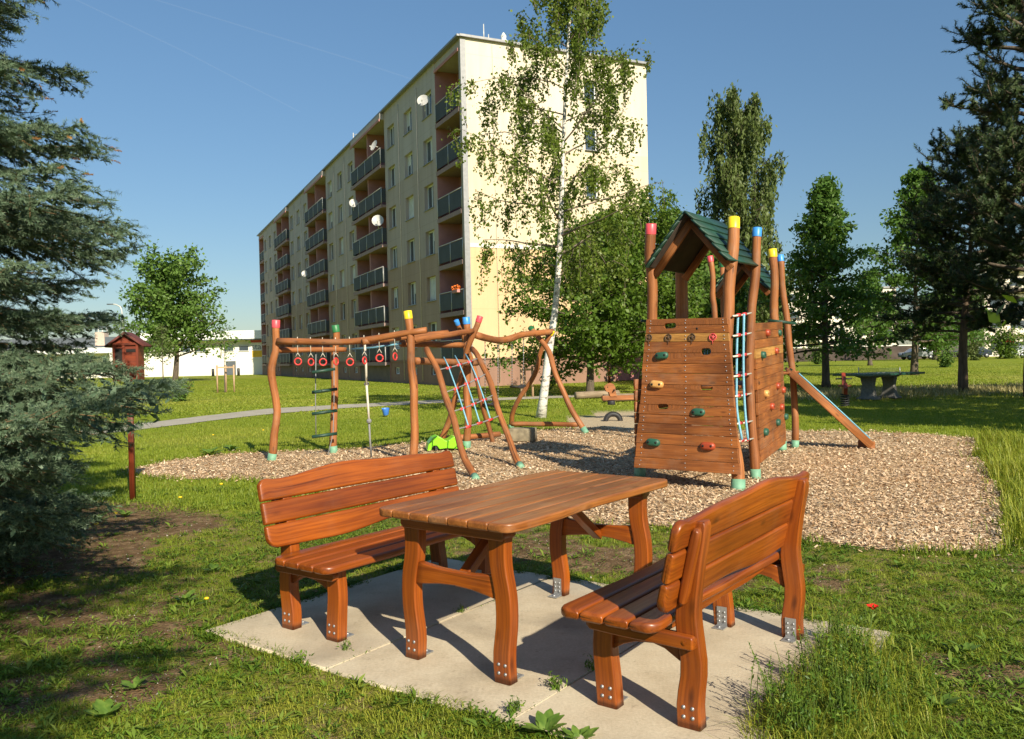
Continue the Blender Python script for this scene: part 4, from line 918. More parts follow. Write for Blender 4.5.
# ================================================================== ground, chips, slab, path, grass
rs = np.random.RandomState(11)
LAT = rs.rand(256, 256)
def vnoise(x, y):
    xi = np.floor(x).astype(int); yi = np.floor(y).astype(int); fx = x-xi; fy = y-yi; fx = fx*fx*(3-2*fx); fy = fy*fy*(3-2*fy)
    g = lambda a, b: LAT[a % 256, b % 256]
    return (g(xi, yi)*(1-fx)+g(xi+1, yi)*fx)*(1-fy)+(g(xi, yi+1)*(1-fx)+g(xi+1, yi+1)*fx)*fy
def fbm(x, y, o=4):
    s = 0; a = .5; t = 0
    for i in range(o): s = s+a*vnoise(x*2**i+i*17.3, y*2**i+i*9.1); t += a; a *= .5
    return s/t
def inpoly(x, y, poly):
    r = np.zeros(np.shape(x), bool); n = len(poly)
    for i in range(n):
        x0, y0 = poly[i]; x1, y1 = poly[(i+1) % n]
        c = ((y0 > y) != (y1 > y)) & (x < (x1-x0)*(y-y0)/((y1-y0) or 1e-9)+x0); r ^= c
    return r
def pg(lst): return [tuple(G(*q)[:2]) for q in lst]
MULCH = pg([(128, 474), (170, 478), (215, 477), (260, 480), (300, 487), (420, 512), (530, 522), (600, 524), (655, 523), (720, 530), (812, 538), (860, 545), (900, 549), (950, 550), (985, 548), (1003, 535), (1003, 515), (998, 492), (985, 463), (973, 438), (930, 433), (860, 431), (800, 430), (700, 429), (640, 429), (600, 427), (560, 428), (500, 434), (430, 441), (350, 448), (300, 450), (230, 453), (170, 460), (130, 468)])
def resample(poly, step, amp):
    out = []; n = len(poly)
    for i in range(n):
        a = np.array(poly[i]); b = np.array(poly[(i+1) % n]); k = max(1, int(np.linalg.norm(b-a)/step))
        for j in range(k):
            p = a+(b-a)*j/k; d = fbm(np.array([p[0]*1.7+5]), np.array([p[1]*1.7]))[0]-.5; e = fbm(np.array([p[0]*6]), np.array([p[1]*6+3]))[0]-.5
            nrm = np.array([(b-a)[1], -(b-a)[0]]); nrm = nrm/np.linalg.norm(nrm); p = p+nrm*(amp*d+amp*.5*e); out.append(tuple(p))
    return out
MULCH = resample(MULCH, .12, .28)
SAND = resample(pg([(560, 424), (572, 417), (600, 412), (640, 410), (700, 411), (700, 426), (660, 422), (640, 431), (590, 430)]), .15, .5)
PATHP = [(-16, 4), (-11.6, 12.0), (-9.15, 18.56), (-7.22, 24.13), (-5.49, 26.33), (-2.8, 28.07), (0, 29.2), (3.0, 30.0), (3.0, 31.6), (0, 31.0), (-3.01, 30.14), (-5.8, 28.6), (-8.09, 27.06), (-10.06, 20.42), (-12.9, 12.5), (-17.5, 4)]
def slabpoly(u0, u1, w0, w1): return [at_uw(u0, w0), at_uw(u1, w0), at_uw(u1, w1), at_uw(u0, w1)]
SLAB = slabpoly(-.97, .98, -1.58, 1.58)
BLOBS = [(*G(60, 545)[:2], .9, .9), (*G(20, 620)[:2], .55, .8), (*G(100, 600)[:2], .5, .5), (*G(230, 655)[:2], .22, .8), (*G(150, 690)[:2], .35, .5), (*G(620, 560)[:2], .55, 1.1), (*G(560, 545)[:2], .4, .8), (*G(860, 600)[:2], .3, .5), (*G(960, 690)[:2], .35, .8), (*G(930, 610)[:2], .35, .5), (*G(30, 520)[:2], 1.6, 1.3), (-5, 6.3, 2.2, 1.4), (*G(200, 585)[:2], .35, .5), (*G(150, 525)[:2], .5, .5), (*G(245, 610)[:2], .2, .4), (*G(850, 560)[:2], .35, .45), (*G(40, 700)[:2], .3, .6)]
def soilmask(x, y):
    s = fbm(x*1.3, y*1.3)*1.0+fbm(x*4.5+7, y*4.5)*.5
    s = (s-.83)*3.2
    near = np.clip((9.5-y)/3, 0, 1); s = s*near-(1-near)*.6
    for bx, by, r, st in BLOBS: s = s+st*np.exp(-((x-bx)**2+(y-by)**2)/(r*r))
    return np.clip(s, 0, 1)
def excluded(x, y, pad=0):
    return inpoly(x, y, SLAB) | inpoly(x, y, MULCH) | inpoly(x, y, PATHP)
# one ground sheet, fine near the bench and reaching the horizon
def axis(a, b, st, far):
    c = list(np.arange(a, b+1e-6, st)); g = st; v = b
    while v < far: g *= 1.22; v += g; c.append(v)
    g = st; v = a
    while v > -far: g *= 1.22; v -= g; c.insert(0, v)
    return np.array(c)
GX = axis(-7, 7, .07, 2600); GY = axis(-1, 14, .07, 2600)
XX, YY = np.meshgrid(GX, GY); nx, ny = len(GX), len(GY)
nearw = np.clip((16-np.hypot(XX, YY))/5, 0, 1)
inS = inpoly(XX, YY, [at_uw(*q) for q in ((-1.1, -1.7), (1.1, -1.7), (1.1, 1.7), (-1.1, 1.7))]) | inpoly(XX, YY, MULCH)
ZZ = -.022+nearw*(fbm(XX*3, YY*3)-.5)*.02*(~inS)
sm = soilmask(XX, YY); sand = inpoly(XX, YY, SAND).astype(float)
dry = np.exp(-((YY-(27.5+.06*XX))/2.6)**2)*np.clip((XX-6)/3, 0, 1)+.8*np.clip(fbm(XX*.18, YY*.18)-.55, 0, 1)*2
V = np.stack([XX.ravel(), YY.ravel(), ZZ.ravel()], 1); ii = np.arange(nx*ny).reshape(ny, nx)
q = np.stack([ii[:-1, :-1], ii[:-1, 1:], ii[1:, 1:], ii[1:, :-1]], -1).reshape(-1, 4)
gm, n, b, o_ = newmat('lawn_and_soil')
tc = N(n, 'ShaderNodeTexCoord')
def attr(nn, a): x = N(nn, 'ShaderNodeAttribute', attribute_name=a); return x.outputs['Fac']
n1 = N(n, 'ShaderNodeTexNoise', Scale=.35, Detail=6.0, Roughness=.6); n2 = N(n, 'ShaderNodeTexNoise', Scale=9.0, Detail=6.0, Roughness=.7); n3 = N(n, 'ShaderNodeTexNoise', Scale=55.0, Detail=3.0)
for x in (n1, n2, n3): n.links.new(tc.outputs['Object'], x.inputs['Vector'])
grass = ramp(n, n1.outputs[0], [(.3, (.17, .225, .016)), (.5, (.225, .275, .024)), (.7, (.29, .30, .045))])
grass = mixc(n, grass, mixc(n, (.45, .5, .4), (1.25, 1.2, 1.1), maprange(n, n2.outputs[0], .3, .7)), .8, 'MULTIPLY')
grass = mixc(n, grass, (.32, .27, .10), attr(n, 'dry'))
soil = ramp(n, n2.outputs[0], [(.3, (.075, .046, .022)), (.5, (.155, .098, .050)), (.72, (.30, .21, .12))])
soil = mixc(n, soil, mixc(n, (.6, .6, .6), (1.3, 1.3, 1.3), maprange(n, n3.outputs[0], .3, .7)), .7, 'MULTIPLY')
sf = N(n, 'ShaderNodeMath', operation='ADD'); n.links.new(attr(n, 'soil'), sf.inputs[0]); n.links.new(maprange(n, n2.outputs[0], .3, .7, -.25, .25), sf.inputs[1])
colr = mixc(n, grass, soil, maprange(n, sf.outputs[0], .25, .6))
colr = mixc(n, colr, mixc(n, (.42, .33, .21), (.52, .42, .28), n2.outputs[0]), attr(n, 'sand'))
n.links.new(colr, b.inputs['Base Color']); b.inputs['Roughness'].default_value = .95; b.inputs['Specular IOR Level'].default_value = .1
bh = N(n, 'ShaderNodeMath', operation='ADD'); n.links.new(n2.outputs[0], bh.inputs[0]); n.links.new(n3.outputs[0], bh.inputs[1]); bump(n, b, bh.outputs[0], .6, .03)
nearg = np.clip((11-np.hypot(XX, YY))/3, 0, 1)
soilv = np.maximum(sm, nearg*.42)
go = np_mesh('ground', V, q.ravel(), np.arange(len(q))*4, {'soil': soilv.ravel(), 'sand': sand.ravel(), 'dry': np.clip(dry, 0, 1).ravel()}, [gm], True); tag(go, kind='structure')
def sheet(name, poly, z, mat, kind='structure'):
    me = bpy.data.meshes.new(name); me.from_pydata([(p[0], p[1], z) for p in poly], [], [tuple(range(len(poly)))]); me.materials.append(mat); me.update()
    if me.polygons[0].normal.z < 0: me.flip_normals()
    o = bpy.data.objects.new(name, me); C.objects.link(o); tag(o, kind=kind); return o
mm, n, b, o_ = newmat('wood_chip_bed_base'); tc = N(n, 'ShaderNodeTexCoord')
vo = N(n, 'ShaderNodeTexVoronoi', Scale=34.0); nz = N(n, 'ShaderNodeTexNoise', Scale=2.0, Detail=6.0)
for x in (vo, nz): n.links.new(tc.outputs['Object'], x.inputs['Vector'])
sp3 = N(n, 'ShaderNodeSeparateColor'); n.links.new(vo.outputs['Color'], sp3.inputs[0])
cc = ramp(n, sp3.outputs[0], [(0, (.10, .055, .028)), (.35, (.38, .245, .12)), (.7, (.55, .39, .21)), (1, (.68, .53, .34))])
cc = mixc(n, cc, mixc(n, (.7, .68, .66), (1.1, 1.08, 1.05), maprange(n, nz.outputs[0], .35, .65)), .7, 'MULTIPLY')
n.links.new(cc, b.inputs['Base Color']); b.inputs['Roughness'].default_value = .9; bump(n, b, vo.outputs['Distance'], .9, .02)
sheet('chip_bed', MULCH, -.012, mm)
cm, n, b, o_ = newmat('footpath_concrete'); tc = N(n, 'ShaderNodeTexCoord'); nz = N(n, 'ShaderNodeTexNoise', Scale=1.5, Detail=8.0, Roughness=.7); n.links.new(tc.outputs['Object'], nz.inputs['Vector'])
n.links.new(ramp(n, nz.outputs[0], [(.3, (.30, .27, .21)), (.7, (.42, .385, .31))]), b.inputs['Base Color']); b.inputs['Roughness'].default_value = .9
sheet('path', resample(PATHP, .5, .25), -.008, cm)
# concrete slab in three strips
sm_, n, b, o_ = newmat('slab_concrete'); tc = N(n, 'ShaderNodeTexCoord')
a1_ = N(n, 'ShaderNodeTexNoise', Scale=2.2, Detail=8.0, Roughness=.65); a2_ = N(n, 'ShaderNodeTexNoise', Scale=70.0, Detail=4.0, Roughness=.7); a3_ = N(n, 'ShaderNodeTexNoise', Scale=.9, Detail=6.0, Distortion=1.5)
for x in (a1_, a2_, a3_): n.links.new(tc.outputs['Object'], x.inputs['Vector'])
cs = ramp(n, a1_.outputs[0], [(.28, (.40, .325, .22)), (.5, (.52, .44, .315)), (.72, (.60, .525, .39))])
cs = mixc(n, cs, mixc(n, (.78, .77, .75), (1.08, 1.08, 1.08), maprange(n, a2_.outputs[0], .35, .65)), .6, 'MULTIPLY')
cs = mixc(n, cs, (.22, .18, .13), maprange(n, a3_.outputs[0], .50, .70, 0, .55))
a4_ = N(n, 'ShaderNodeTexNoise', Scale=14.0, Detail=8.0, Roughness=.8); n.links.new(tc.outputs['Object'], a4_.inputs['Vector']); cs = mixc(n, cs, (.20, .16, .11), maprange(n, a4_.outputs[0], .57, .67, 0, .5))
n.links.new(cs, b.inputs['Base Color']); b.inputs['Roughness'].default_value = .88; bump(n, b, a2_.outputs[0], .35, .004)
ws = [-1.58, -.55, .535, 1.58]
for i in range(3):
    gp = .006; mb = MB(); st = []
    P = [at_uw(u, w_) for u, w_ in ((-.97, ws[i]+gp), (.98, ws[i]+gp), (.98, ws[i+1]-gp), (-.97, ws[i+1]-gp))]
    wc = (ws[i]+ws[i+1])/2; hw = (ws[i+1]-ws[i])/2-gp
    a = at_uw(-.97+.03*R.uniform(-1, 1), wc); b_ = at_uw(.98+.03*R.uniform(-1, 1), wc)
    mb.loft([((a[0], a[1], -.05), (e2[0], e2[1], 0), (0, 0, 1), hw, .0495+[0, -.0025, .0][i], .006), ((b_[0], b_[1], -.05), (e2[0], e2[1], 0), (0, 0, 1), hw, .0495+[0, -.002, .0][i], .006)])
    o = mb.build('concrete_slab', sm_, None, True); tag(o, kind='structure')

# ---- scattered geometry
def leafmat(name, c0, c1, c2, trans=.3, rough=.5, spec=.3):
    m, n, b, out = newmat(name); f = attr(n, 'cv'); c = ramp(n, f, [(0, c0), (.5, c1), (1, c2)]); n.links.new(c, b.inputs['Base Color'])
    b.inputs['Roughness'].default_value = rough; b.inputs['Specular IOR Level'].default_value = spec
    t = N(n, 'ShaderNodeBsdfTranslucent'); n.links.new(mixc(n, c, (1.25, 1.2, .6), .5, 'MULTIPLY'), t.inputs[0]); x = N(n, 'ShaderNodeMixShader'); x.inputs[0].default_value = trans
    n.links.new(b.outputs[0], x.inputs[1]); n.links.new(t.outputs[0], x.inputs[2]); n.links.new(x.outputs[0], out.inputs[0]); return m
GRASSM = leafmat('grass_blade', (.10, .165, .011), (.21, .275, .022), (.37, .37, .05), .35, .5)
WEEDM = leafmat('weed_leaf', (.05, .115, .012), (.105, .195, .02), (.20, .28, .03), .3, .45)
WEED2 = leafmat('pale_weed_leaf', (.09, .16, .02), (.17, .25, .035), (.27, .33, .06), .35, .45)
LAWNM = leafmat('lawn_blade', (.12, .19, .016), (.235, .305, .030), (.39, .39, .065), .42, .5)
STRAWM = leafmat('dry_stem', (.25, .24, .08), (.36, .32, .14), (.48, .42, .22), .2, .6)
CHIPM, n, b, _o = newmat('wood_chip'); c = ramp(n, attr(n, 'cv'), [(0, (.22, .115, .045)), (.16, (.43, .265, .14)), (.55, (.60, .425, .26)), (.8, (.70, .54, .36)), (1, (.74, .62, .46))]); n.links.new(c, b.inputs['Base Color']); b.inputs['Roughness'].default_value = .8
def blades(name, P, h, wd, lean, cv, mat, two=True, parent=None):
    """P (N,3) roots; curved tapering blades"""
    n = len(P); a = rs.rand(n)*2*pi; d = np.stack([np.cos(a), np.sin(a), np.zeros(n)], 1); s = np.stack([-np.sin(a), np.cos(a), np.zeros(n)], 1)
    z = np.array([0, 0, 1.0]); h = h[:, None]; wd = wd[:, None]; lean = lean[:, None]
    if two:
        m = P+d*h*lean*.3+z*h*.6; t = P+d*h*lean+z*h*(1-.25*lean)
        V = np.stack([P-s*wd/2, P+s*wd/2, m+s*wd*.38, m-s*wd*.38, t], 1).reshape(-1, 3); b0 = (np.arange(n)*5)[:, None]
        L = np.concatenate([b0+np.array([0, 1, 2, 3]), b0+np.array([3, 2, 4])], 1).ravel(); st = (np.arange(n)[:, None]*7+np.array([0, 4])).ravel(); k = 5
    else:
        t = P+d*h*lean+z*h
        V = np.stack([P-s*wd/2, P+s*wd/2, t], 1).reshape(-1, 3); L = np.arange(n*3); st = np.arange(n)*3; k = 3
    return np_mesh(name, V, L, st, {'cv': np.repeat(np.clip(cv, 0, 1), k)}, [mat], False, parent)
def leaves(name, P, size, nrm_bias, cv, mat, parent=None, aspect=.5, droop=0.0, axis_=None):
    """diamond leaves: P centres"""
    n = len(P); a = rs.normal(size=(n, 3)); a[:, 2] = a[:, 2]-droop
    if axis_ is not None: a = a*.6+axis_
    a /= np.linalg.norm(a, axis=1)[:, None]+1e-9
    nn = rs.normal(size=(n, 3)); nn[:, 2] = np.abs(nn[:, 2])+nrm_bias; s = np.cross(a, nn); s /= np.linalg.norm(s, axis=1)[:, None]+1e-9
    nz_ = np.cross(s, a); sz = size[:, None]
    V = np.stack([P-a*sz*.5, P+s*sz*aspect*.5+nz_*sz*.06, P+a*sz*.5, P-s*sz*aspect*.5+nz_*sz*.06], 1).reshape(-1, 3)
    return np_mesh(name, V, np.arange(n*4), np.arange(n)*4, {'cv': np.repeat(np.clip(cv, 0, 1), 4)}, [mat], False, parent)
def scatter(N_, y0, y1, pw=1.0, mx=.70):
    """random ground points in the wedge the photo can see (wider than the view)"""
    u = rs.rand(N_); Y = y0*(y1/y0)**u if pw == 1 else (y0**pw+(y1**pw-y0**pw)*u)**(1/pw)
    X = (rs.rand(N_)*2-1)*(mx*Y+.5); return X, Y
def clumpy(N_, y0, y1, rad, per, pw=1):
    X, Y = scatter(N_//per, y0, y1, pw); X = np.repeat(X, per)+rs.normal(size=len(X)*per)*rad; Y = np.repeat(Y, per)+rs.normal(size=len(Y)*per)*rad; return X, Y
def gz(x, y): return np.full(len(x), -.024)
# near grass
X, Y = clumpy(330000, 2.3, 9.5, .025, 6); k = (rs.rand(len(X)) > soilmask(X, Y)*1.45+.0) & ~excluded(X, Y) & (rs.rand(len(X)) < .35+1.1*fbm(X*2.2, Y*2.2)); X, Y = X[k], Y[k]
hue = fbm(X*1.1+3, Y*1.1)*.9+rs.rand(len(X))*.45-.2; lush = fbm(X*.8+30, Y*.8); hgt = (.012+.034*rs.rand(len(X))**1.5)*(.6+.9*lush)
tip_area = np.exp(-((X-G(330, 715)[0])**2+(Y-G(330, 715)[1])**2)/.35); hue = hue+.45*tip_area
blades('grass_near', np.stack([X, Y, gz(X, Y)], 1), hgt, .0024+.0030*rs.rand(len(X)), .35+1.5*rs.rand(len(X)), hue*.85, GRASSM).name = 'short_grass'
tag(bpy.data.objects['short_grass'], 'short patchy grass around the picnic slab', 'grass', kind='stuff')
# middle lawn
X, Y = clumpy(230000, 8.5, 24, .05, 5); k = (rs.rand(len(X)) > soilmask(X, Y)*1.2) & ~excluded(X, Y) & ~inpoly(X, Y, SAND); X, Y = X[k], Y[k]
hue = fbm(X*.5+3, Y*.5)*.9+rs.rand(len(X))*.4-.12
o = blades('lawn_grass', np.stack([X, Y, gz(X, Y)], 1), .02+.04*rs.rand(len(X)), .008+.010*rs.rand(len(X)), .2+.8*rs.rand(len(X)), hue, LAWNM, False); tag(o, 'mown lawn around the play area', 'grass', kind='stuff')
X, Y = clumpy(150000, 24, 75, .15, 5); k = ~excluded(X, Y); X, Y = X[k], Y[k]
hue = fbm(X*.25+3, Y*.25)*.8+rs.rand(len(X))*.4; dr = np.exp(-((Y-(27.5+.06*X))/2.6)**2)*np.clip((X-6)/3, 0, 1); hue = np.clip(hue, 0, .9)
k2 = rs.rand(len(X)) > dr*.85
blo = blades('far_lawn_grass', np.stack([X[k2], Y[k2], gz(X[k2], Y)], 1), .02+.035*rs.rand(k2.sum()), .03+.04*rs.rand(k2.sum()), .2+.8*rs.rand(k2.sum()), hue[k2], LAWNM, False); tag(blo, 'sunlit lawn between the path and the buildings', 'grass', kind='stuff')
X, Y = scatter(60000, 23.5, 33); k = (rs.rand(len(X)) < np.exp(-((Y-(27.5+.06*X))/2.2)**2)*np.clip((X-6)/3, 0, 1)); X, Y = X[k], Y[k]
o = blades('dry_tall_grass', np.stack([X, Y, gz(X, Y)], 1), .08+.14*rs.rand(len(X)), .02+.02*rs.rand(len(X)), .3+.8*rs.rand(len(X)), rs.rand(len(X)), STRAWM, False); tag(o, 'dry uncut grass strip behind the tennis table', 'grass', kind='stuff')
# low weeds
def rosettes(name, label, NCL, per, s0, s1, asp, matt, keep, yr=(2.3, 10), pts=None):
    cx, cy = scatter(NCL, *yr) if pts is None else pts; k = keep(cx, cy); cx, cy = cx[k], cy[k]; n = len(cx); cs = rs.rand(n)
    a = rs.rand(n*per)*2*pi; el = .15+.9*rs.rand(n*per); ax = np.stack([np.cos(a)*np.cos(el), np.sin(a)*np.cos(el), np.sin(el)], 1)
    sz = np.repeat(s0+(s1-s0)*cs**1.5, per)*(.5+.7*rs.rand(n*per)); st = rs.rand(n*per)*.02
    P = np.stack([np.repeat(cx, per), np.repeat(cy, per), np.full(n*per, -.02)], 1)+ax*(sz*.55+st)[:, None]
    cvx = np.repeat(fbm(cx*1.7+9, cy*1.7)*.8+rs.rand(n)*.3, per)+rs.rand(n*per)*.3-.2
    s_ = np.stack([-np.sin(a), np.cos(a), np.zeros(n*per)], 1)+rs.normal(size=(n*per, 3))*.25; s_ /= np.linalg.norm(s_, axis=1)[:, None]
    Sz = sz[:, None]; dn = np.stack([np.cos(a)*.25, np.sin(a)*.25, -np.ones(n*per)*.18], 1)*Sz
    V = np.stack([P-ax*Sz*.5, P+s_*Sz*asp*.5, P+ax*Sz*.5+dn, P-s_*Sz*asp*.5], 1).reshape(-1, 3)
    o = np_mesh(name, V, np.arange(n*per*4), np.arange(n*per)*4, {'cv': np.repeat(np.clip(cvx, 0, 1), 4)}, [matt]); return tag(o, label, 'weeds', kind='stuff')
def weedy(x, y): return ~excluded(x, y) & (rs.rand(len(x)) < .25+3.0*np.clip(fbm(x*1.6+40, y*1.6)-.42, 0, 1)) & (rs.rand(len(x)) > soilmask(x, y)*.8) & (rs.rand(len(x)) > .85*np.exp(-((x-G(330, 715)[0])**2+(y-G(330, 715)[1])**2)/.3))
rosettes('clover_patches', 'tiny rounded clover leaves matted through the short grass', 45000, 7, .007, .016, .8, WEEDM, weedy)
rosettes('rosette_weeds', 'small narrow leaved rosettes among the short grass', 40000, 11, .014, .042, .26, WEEDM, weedy)
rosettes('plantain_weeds', 'scattered larger pale green rosettes between the bench and the left edge', 6500, 9, .03, .075, .26, WEED2, weedy)
rosettes('moss_sprigs', 'sparse yellowish sprigs on the bare soil', 16000, 7, .008, .024, .35, WEED2, lambda x, y: ~excluded(x, y) & (soilmask(x, y) > .25) & (rs.rand(len(x)) < .75))
qe = rs.rand(9000); se = rs.randint(0, 4, 9000); ue = np.where(se == 0, -.97, np.where(se == 1, .98, -.97+1.95*qe)); we = np.where(se < 2, -1.58+3.16*qe, np.where(se == 2, -1.58, 1.58))
ue = ue+rs.normal(size=9000)*.03+np.where(se == 0, -.02, 0); we = we+rs.normal(size=9000)*.03
exx = TC[0]+e1[0]*ue+e2[0]*we; eyy = TC[1]+e1[1]*ue+e2[1]*we
rosettes('slab_edge_weeds', 'weeds spilling over the edge of the concrete slab', 0, 9, .008, .036, .35, WEEDM, lambda x, y: (fbm(x*2.1+4, y*2.1) > .47), pts=(exx, eyy))
qj = rs.rand(420); wj = np.where(rs.rand(420) < .5, -.55, .535); uj = -.97+1.95*qj; jx = TC[0]+e1[0]*uj+e2[0]*(wj+rs.normal(size=420)*.004); jy = TC[1]+e1[1]*uj+e2[1]*(wj+rs.normal(size=420)*.004)
rosettes('joint_moss', 'moss and tiny weeds along the slab joints', 0, 7, .006, .018, .5, WEEDM, lambda x, y: (fbm(x*5+4, y*5) > .54), pts=(jx, jy))
# taller fringe along the chip bed and slab
def fringe(poly, N_, sp_, h0, h1, wd, ymax=99, cond=None):
    poly = np.array(poly); seg = np.linalg.norm(np.roll(poly, -1, 0)-poly, axis=1); pr = seg/seg.sum(); i = rs.choice(len(poly), N_, p=pr); t = rs.rand(N_)[:, None]
    P = poly[i]*(1-t)+np.roll(poly, -1, 0)[i]*t+rs.normal(size=(N_, 2))*sp_; k = (P[:, 1] < ymax)
    if cond is not None: k &= cond(P[:, 0], P[:, 1])
    k &= fbm(P[:, 0]*1.5+4, P[:, 1]*1.5) > .42
    P = P[k]; n_ = len(P); return P[:, 0], P[:, 1], h0+(h1-h0)*rs.rand(n_)**2, np.full(n_, wd)
x1, y1, h1_, w1_ = fringe(MULCH, 26000, .09, .03, .13, .006, cond=lambda x, y: ~inpoly(x, y, MULCH) | (rs.rand(len(x)) < .12))
o = blades('edge_grass', np.stack([x1, y1, gz(x1, y1)], 1), h1_, w1_+.004*rs.rand(len(x1)), .3+.8*rs.rand(len(x1)), rs.rand(len(x1))*.8, GRASSM); tag(o, 'longer grass fringing the wood chip bed', 'grass', kind='stuff')
x1, y1, h1_, w1_ = fringe(SLAB, 15000, .07, .015, .055, .0035, cond=lambda x, y: ~inpoly(x, y, slabpoly(-.92, .93, -1.53, 1.53)))
o = blades('slab_edge_grass', np.stack([x1, y1, gz(x1, y1)+.004], 1), h1_, w1_, .4+1.0*rs.rand(len(x1)), rs.rand(len(x1))*.8, GRASSM); tag(o, 'grass creeping over the slab edges', 'grass', kind='stuff')
# wood chips
NC = 190000; X, Y = scatter(NC, 5.9, 18.5, 1); k = inpoly(X, Y, MULCH); X, Y = X[k], Y[k]
ex = resample(MULCH, .1, .5); e_ = np.array(ex); je = rs.randint(0, len(e_), 3500); xe = e_[je, 0]+rs.normal(size=3500)*.10; ye = e_[je, 1]+rs.normal(size=3500)*.10; X = np.concatenate([X, xe]); Y = np.concatenate([Y, ye])
n_ = len(X); a = rs.rand(n_)*2*pi; tl = rs.normal(size=n_)*.35; t2_ = rs.normal(size=n_)*.35; L_ = (.010+.028*rs.rand(n_)**1.5)*(.8+.03*Y); w_ = L_*(.25+.4*rs.rand(n_)); z_ = -.008+.022*rs.rand(n_)
ax_ = np.stack([np.cos(a), np.sin(a), tl], 1); ay_ = np.stack([-np.sin(a), np.cos(a), t2_], 1); P = np.stack([X, Y, z_], 1)
V = np.stack([P-ax_*L_[:, None]/2-ay_*w_[:, None]/2, P+ax_*L_[:, None]/2-ay_*w_[:, None]*.35, P+ax_*L_[:, None]*.45+ay_*w_[:, None]/2, P-ax_*L_[:, None]/2+ay_*w_[:, None]*.4], 1).reshape(-1, 3)
cvv = np.clip(rs.rand(n_)*.85+.35*(fbm(X*1.2, Y*1.2)-.5)+.05, 0, 1)
o = np_mesh('wood_chips', V, np.arange(n_*4), np.arange(n_)*4, {'cv': np.repeat(cvv, 4)}, [CHIPM]); tag(o, 'loose pale wood chips covering the play area', 'wood chips', kind='stuff')
# pale pebbles / crumbs on bare soil
X, Y = scatter(60000, 2.3, 8.5); k = ~excluded(X, Y) & (soilmask(X, Y) > .35) & (rs.rand(len(X)) < .5); X, Y = X[k], Y[k]; n_ = len(X); cz = rs.rand(n_)
sz = .003+.009*rs.rand(n_)**3; P = np.stack([X, Y, np.full(n_, -.016)], 1); r4 = rs.normal(size=(n_, 4, 3))*.25
base = np.array([[-.5, -.5, 0], [.5, -.4, 0], [0, .5, .0], [0, 0, .6]]); V = (P[:, None, :]+(base[None]+r4)*sz[:, None, None]).reshape(-1, 3); b4 = (np.arange(n_)*4)[:, None]
L_ = np.concatenate([b4+np.array(q_) for q_ in ([0, 1, 3], [1, 2, 3], [2, 0, 3])], 1).ravel()
o = np_mesh('soil_crumbs', V, L_, np.arange(n_*3)*3, {'cv': np.repeat(cz**2, 4)}, [leafmat('pebble_grey', (.09, .065, .045), (.22, .18, .14), (.55, .50, .42), 0, .9)]); tag(o, 'small stones and crumbs on the bare soil', 'pebbles', kind='stuff')

# ---- individual plants
def stems(name, label, cat, x, y, N_, h0, h1, sp_, leafn, mat, group=None, seed_heads=False, z=-.02, leafs=.03, lean=.35):
    t = thing(name, label, cat, (x, y, z), 0, group)
    m = MB(); LP = []; 
    for i in range(N_):
        a = R.uniform(0, 2*pi); r = sp_*abs(R.gauss(0, 1))*.6; h = R.uniform(h0, h1); la = R.uniform(0, 2*pi); ln = R.uniform(.05, lean)*h
        p = [Vector((r*cos(a)+ln*cos(la)*q**1.6, r*sin(a)+ln*sin(la)*q**1.6, h*q)) for q in (0, .35, .7, 1)]
        m.tube(p, [.0022, .002, .0015, .0008], 4, cap=False)
        for k in range(leafn):
            q = R.uniform(.05, 1) if not seed_heads else R.uniform(.02, .55); c = p[0].lerp(p[3], q); LP.append((c.x+R.gauss(0, .012), c.y+R.gauss(0, .012), c.z+R.gauss(0, .008)))
        if seed_heads and R.random() < .55:
            for k in range(9): q = .8+.2*k/9; c = p[2].lerp(p[3], (q-.8)*5); LP.append((c.x+R.gauss(0, .004), c.y+R.gauss(0, .004), c.z))
    m.build('stem', mat, t); LP = np.array(LP); leaves('foliage', LP, leafs*(.5+rs.rand(len(LP))), .5, rs.rand(len(LP)), WEEDM, t, .3); return t
GST = leafmat('green_stem', (.12, .19, .03), (.2, .26, .06), (.3, .33, .1), .2)
bigs = [((790, 715), 40, .12, .30, .12), ((825, 690), 50, .12, .30, .13), ((850, 665), 50, .10, .27, .12), ((800, 739), 50, .12, .27, .13), ((845, 725), 60, .10, .28, .15), ((870, 700), 50, .10, .24, .14), ((838, 645), 25, .12, .27, .08)]
labs = ['tall flowering weed clump with thin stems nearest the right bench leg', 'leafy weed clump with tall thin stems over the slab corner', 'weed clump right of the slab corner below the poppy', 'leafy weeds at the bottom edge beside the slab', 'dense weed clump at the bottom edge right of the slab', 'weed clump farthest right beside the slab', 'thin stemmed weeds at the far right slab corner']
for (pxy, N_, h0, h1, sp_), lb in zip(bigs, labs):
    g_ = G(*pxy); stems('weed_clump', lb, 'weed', g_[0], g_[1], N_, h0, h1, sp_, 15, GST, 'tall weeds at the slab corner', True, leafs=.022)
    gx = g_[0]+rs.normal(size=1500)*sp_*.8; gy2 = g_[1]+rs.normal(size=1500)*sp_*.8
X = np.concatenate([G(*b_[0])[0]+rs.normal(size=1500)*.11 for b_ in bigs]); Y = np.concatenate([G(*b_[0])[1]+rs.normal(size=1500)*.13 for b_ in bigs])
k = ~inpoly(X, Y, slabpoly(-.85, .85, -1.4, 1.35)); X, Y = X[k], Y[k]
o = blades('long_grass', np.stack([X, Y, gz(X, Y)], 1), .03+.12*rs.rand(len(X))**1.5, .0025+.003*rs.rand(len(X)), .3+1.0*rs.rand(len(X)), .3+.7*rs.rand(len(X)), GRASSM); tag(o, 'long arching grass at the right slab corner', 'grass', kind='stuff')
